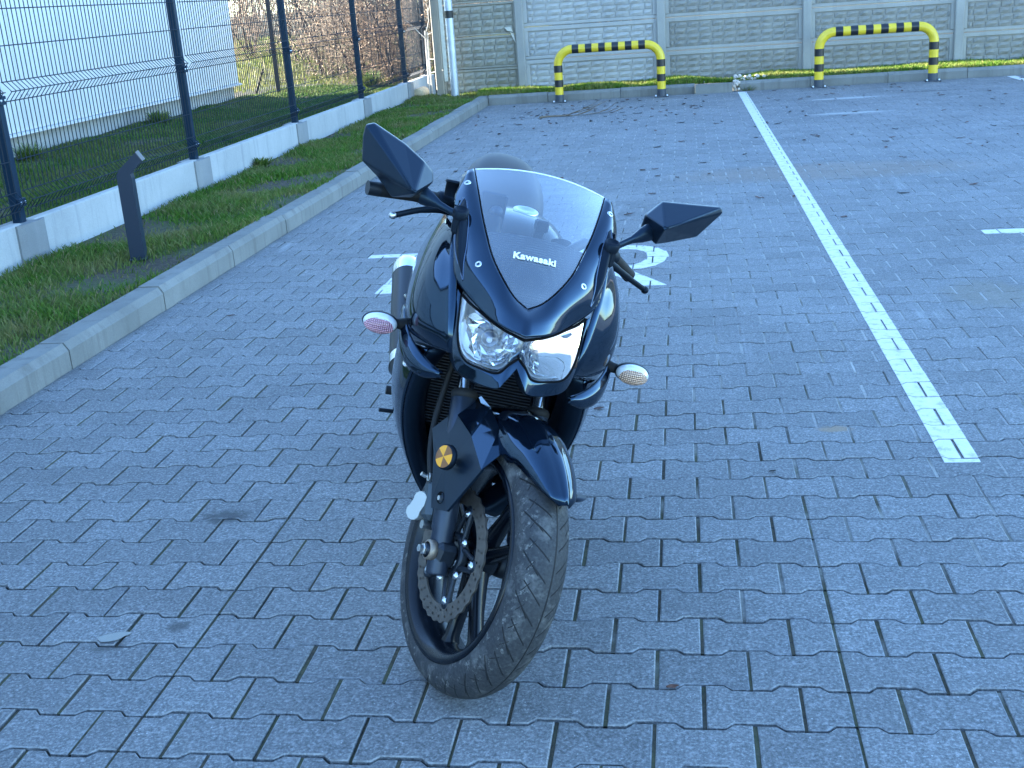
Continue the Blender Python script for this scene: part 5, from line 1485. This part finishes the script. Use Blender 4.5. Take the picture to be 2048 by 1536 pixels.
body('tail_cowl', [(1.0, .12, .80, .66, .8), (1.2, .135, .86, .70, .8), (1.4, .118, .93, .78, .8), (1.6, .075, .965, .86, .8), (1.7, .03, .96, .90, .8)], M_GLOSS)
# --- engine bay, radiator, frame ---------------------------------------------------------------------------------------------------------
M_FIN = simple('radiator_fin', (.09, .10, .12), .5, .4)
b = MB(); b.box((0, .445, .52), (.30, .03, .20), 0, Matrix.Rotation(math.radians(-14), 3, 'X'), .006); rad = part('radiator', b, M_INNER)
for i in range(26):
    z = -.09 + i * .0072; b = MB(); p = Matrix.Rotation(math.radians(-14), 3, 'X') @ Vector((0, -.0165, z)); b.box(Vector((0, .445, .52)) + p, (.28, .004, .0022)); part('radiator_fin', b, M_FIN, rad)
for s in (-1, 1):
    b = MB(); b.box((s * .15, .445, .52), (.022, .04, .21), 0, Matrix.Rotation(math.radians(-14), 3, 'X'), .006); part('radiator_tank', b, M_MATTE, rad)
b = MB(); b.box((0, .66, .40), (.30, .30, .30), 0, None, .04); b.box((0, .60, .58), (.24, .20, .16), 0, None, .03); eng = part('engine', b, M_INNER)
b = MB(); b.lathe([(.06, 0), (.085, .01), (.085, .03), (.07, .045), (0, .05)], (-.15, .68, .38), (-1, 0, 0), 24); part('clutch_cover', b, M_DARKMETAL, eng)
for s in (-1, 1):
    b = MB(); b.tube(cr([(s * .045, .50, .45), (s * .05, .42, .38), (s * .045, .46, .26), (s * .03, .62, .20)], 4), .017, 12); part('exhaust_header', b, M_DARKMETAL, eng)
b = MB(); b.box((0, .62, .23), (.17, .42, .06), 0, None, .025); part('belly_pan', b, M_SATIN)
for s in (-1, 1):
    b = MB(); b.tube(cr([(s * .04, .36, .86), (s * .13, .5, .74), (s * .15, .75, .62), (s * .13, .92, .48), (s * .12, .95, .35)], 4), .022, 10); part('frame_tube', b, M_MATTE)
# --- exhaust -----------------------------------------------------------------------------------------------------------------------------
mp0, mp1 = Vector((-.192, .98, .375)), Vector((-.238, 1.46, .560)); axm = (mp1 - mp0).normalized()
b = MB(); L_ = (mp1 - mp0).length
b.lathe([(.024, -.06), (.035, -.02), (.046, .0), (.0475, .02), (.0475, L_ - .02)], mp0, axm, 28); mf = part('muffler', b, simple('muffler_black', (.02, .022, .026), .32, .3))
b = MB(); b.lathe([(.0482, L_ - .05), (.0485, L_ - .02), (.047, L_ + .01), (.041, L_ + .02), (.025, L_ + .022), (.022, L_ + .0)], mp0, axm, 28); part('end_cap', b, M_CHROME, mf)
b = MB(); b.lathe([(.0485, .005), (.0485, .045)], mp0, axm, 28); part('clamp_band', b, M_CHROME, mf)
b = MB(); p = mp0 + axm * (L_ * .62); b.tube([p + Vector((.03, -.03, .03)), p + Vector((.01, -.045, .025)), p + Vector((.0, -.05, .03)), p + Vector((-.012, -.046, .042))], .005, 6); part('hanger_clip', b, M_ALU, mf)
b = MB(); b.tube(cr([(-.04, .60, .205), (-.10, .75, .24), (-.16, .88, .31), (-.192, .98, .375)], 4), .022, 12); part('link_pipe', b, M_DARKMETAL, mf)
# footpegs and levers
b = MB(); b.tube([(-.15, .86, .345), (-.235, .85, .345)], [.014, .013], 10); fp = part('footpeg', b, M_RUBBER)
b = MB(); b.tube([(-.15, .80, .33), (-.2, .74, .325), (-.245, .73, .325)], .006, 8); part('brake_pedal', b, M_DARKMETAL)
b = MB(); b.tube([(.15, .86, .345), (.235, .85, .345)], [.014, .013], 10); part('footpeg', b, M_RUBBER)
# --- rear wheel, swingarm ------------------------------------------------------------------------------------------------------------------
RW = Matrix.Translation((0, 1.39, 0))
rw = part('rear_wheel', rim_builder(.062), M_RIM); rw.matrix_local = RW
o = obj('tyre', tyre_mesh(.298, .064, .22, 120, 30), rw)
for k in range(6): spoke(math.radians(60 * k), rw)
for s in (-1, 1):
    b = MB(); b.tube([(s * .10, .93, .37), (s * .10, 1.2, .33), (s * .10, 1.43, .300)], [.026, .024, .022], 10); part('swingarm', b, M_DARKMETAL)
b = MB(); b.tube([(0, 1.18, .78), (0, 1.42, .66), (0, 1.62, .56)], [.075, .07, .06], 10, 0, True, True, 1.2, (1, 0, 0)); part('rear_mudguard', b, M_MATTE)
# --- side stand -----------------------------------------------------------------------------------------------------------------------------
b = MB(); b.tube([(.12, .78, .30), (.25, .83, .205), (.372, .880, .122)], [.014, .0115, .010], 10); ss = part('side_stand', b, M_DARKMETAL)
foot = Vector((.382, .8825, .1165)); nz = Vector((-math.sin(PHI), 0, math.cos(PHI)))
b = MB(); b.lathe([(0, -.003), (.026, -.003), (.026, .003), (0, .004)], foot, nz, 18); part('stand_foot', b, M_DARKMETAL, ss)
# maker's script on the viewer-right flank
lm = text_mesh('Ninja', .042, .0012, .0003, .35, M_WHITE)
o = obj('script', lm, moto)
tn = Vector((.80, -.55, .22)).normalized(); tx = Vector((.5, .82, .12)); tx = (tx - tn * tx.dot(tn)).normalized(); tu = tn.cross(tx)
o.matrix_local = Matrix(((tx.x, tu.x, tn.x, .2225), (tx.y, tu.y, tn.y, .235), (tx.z, tu.z, tn.z, .755), (0, 0, 0, 1)))
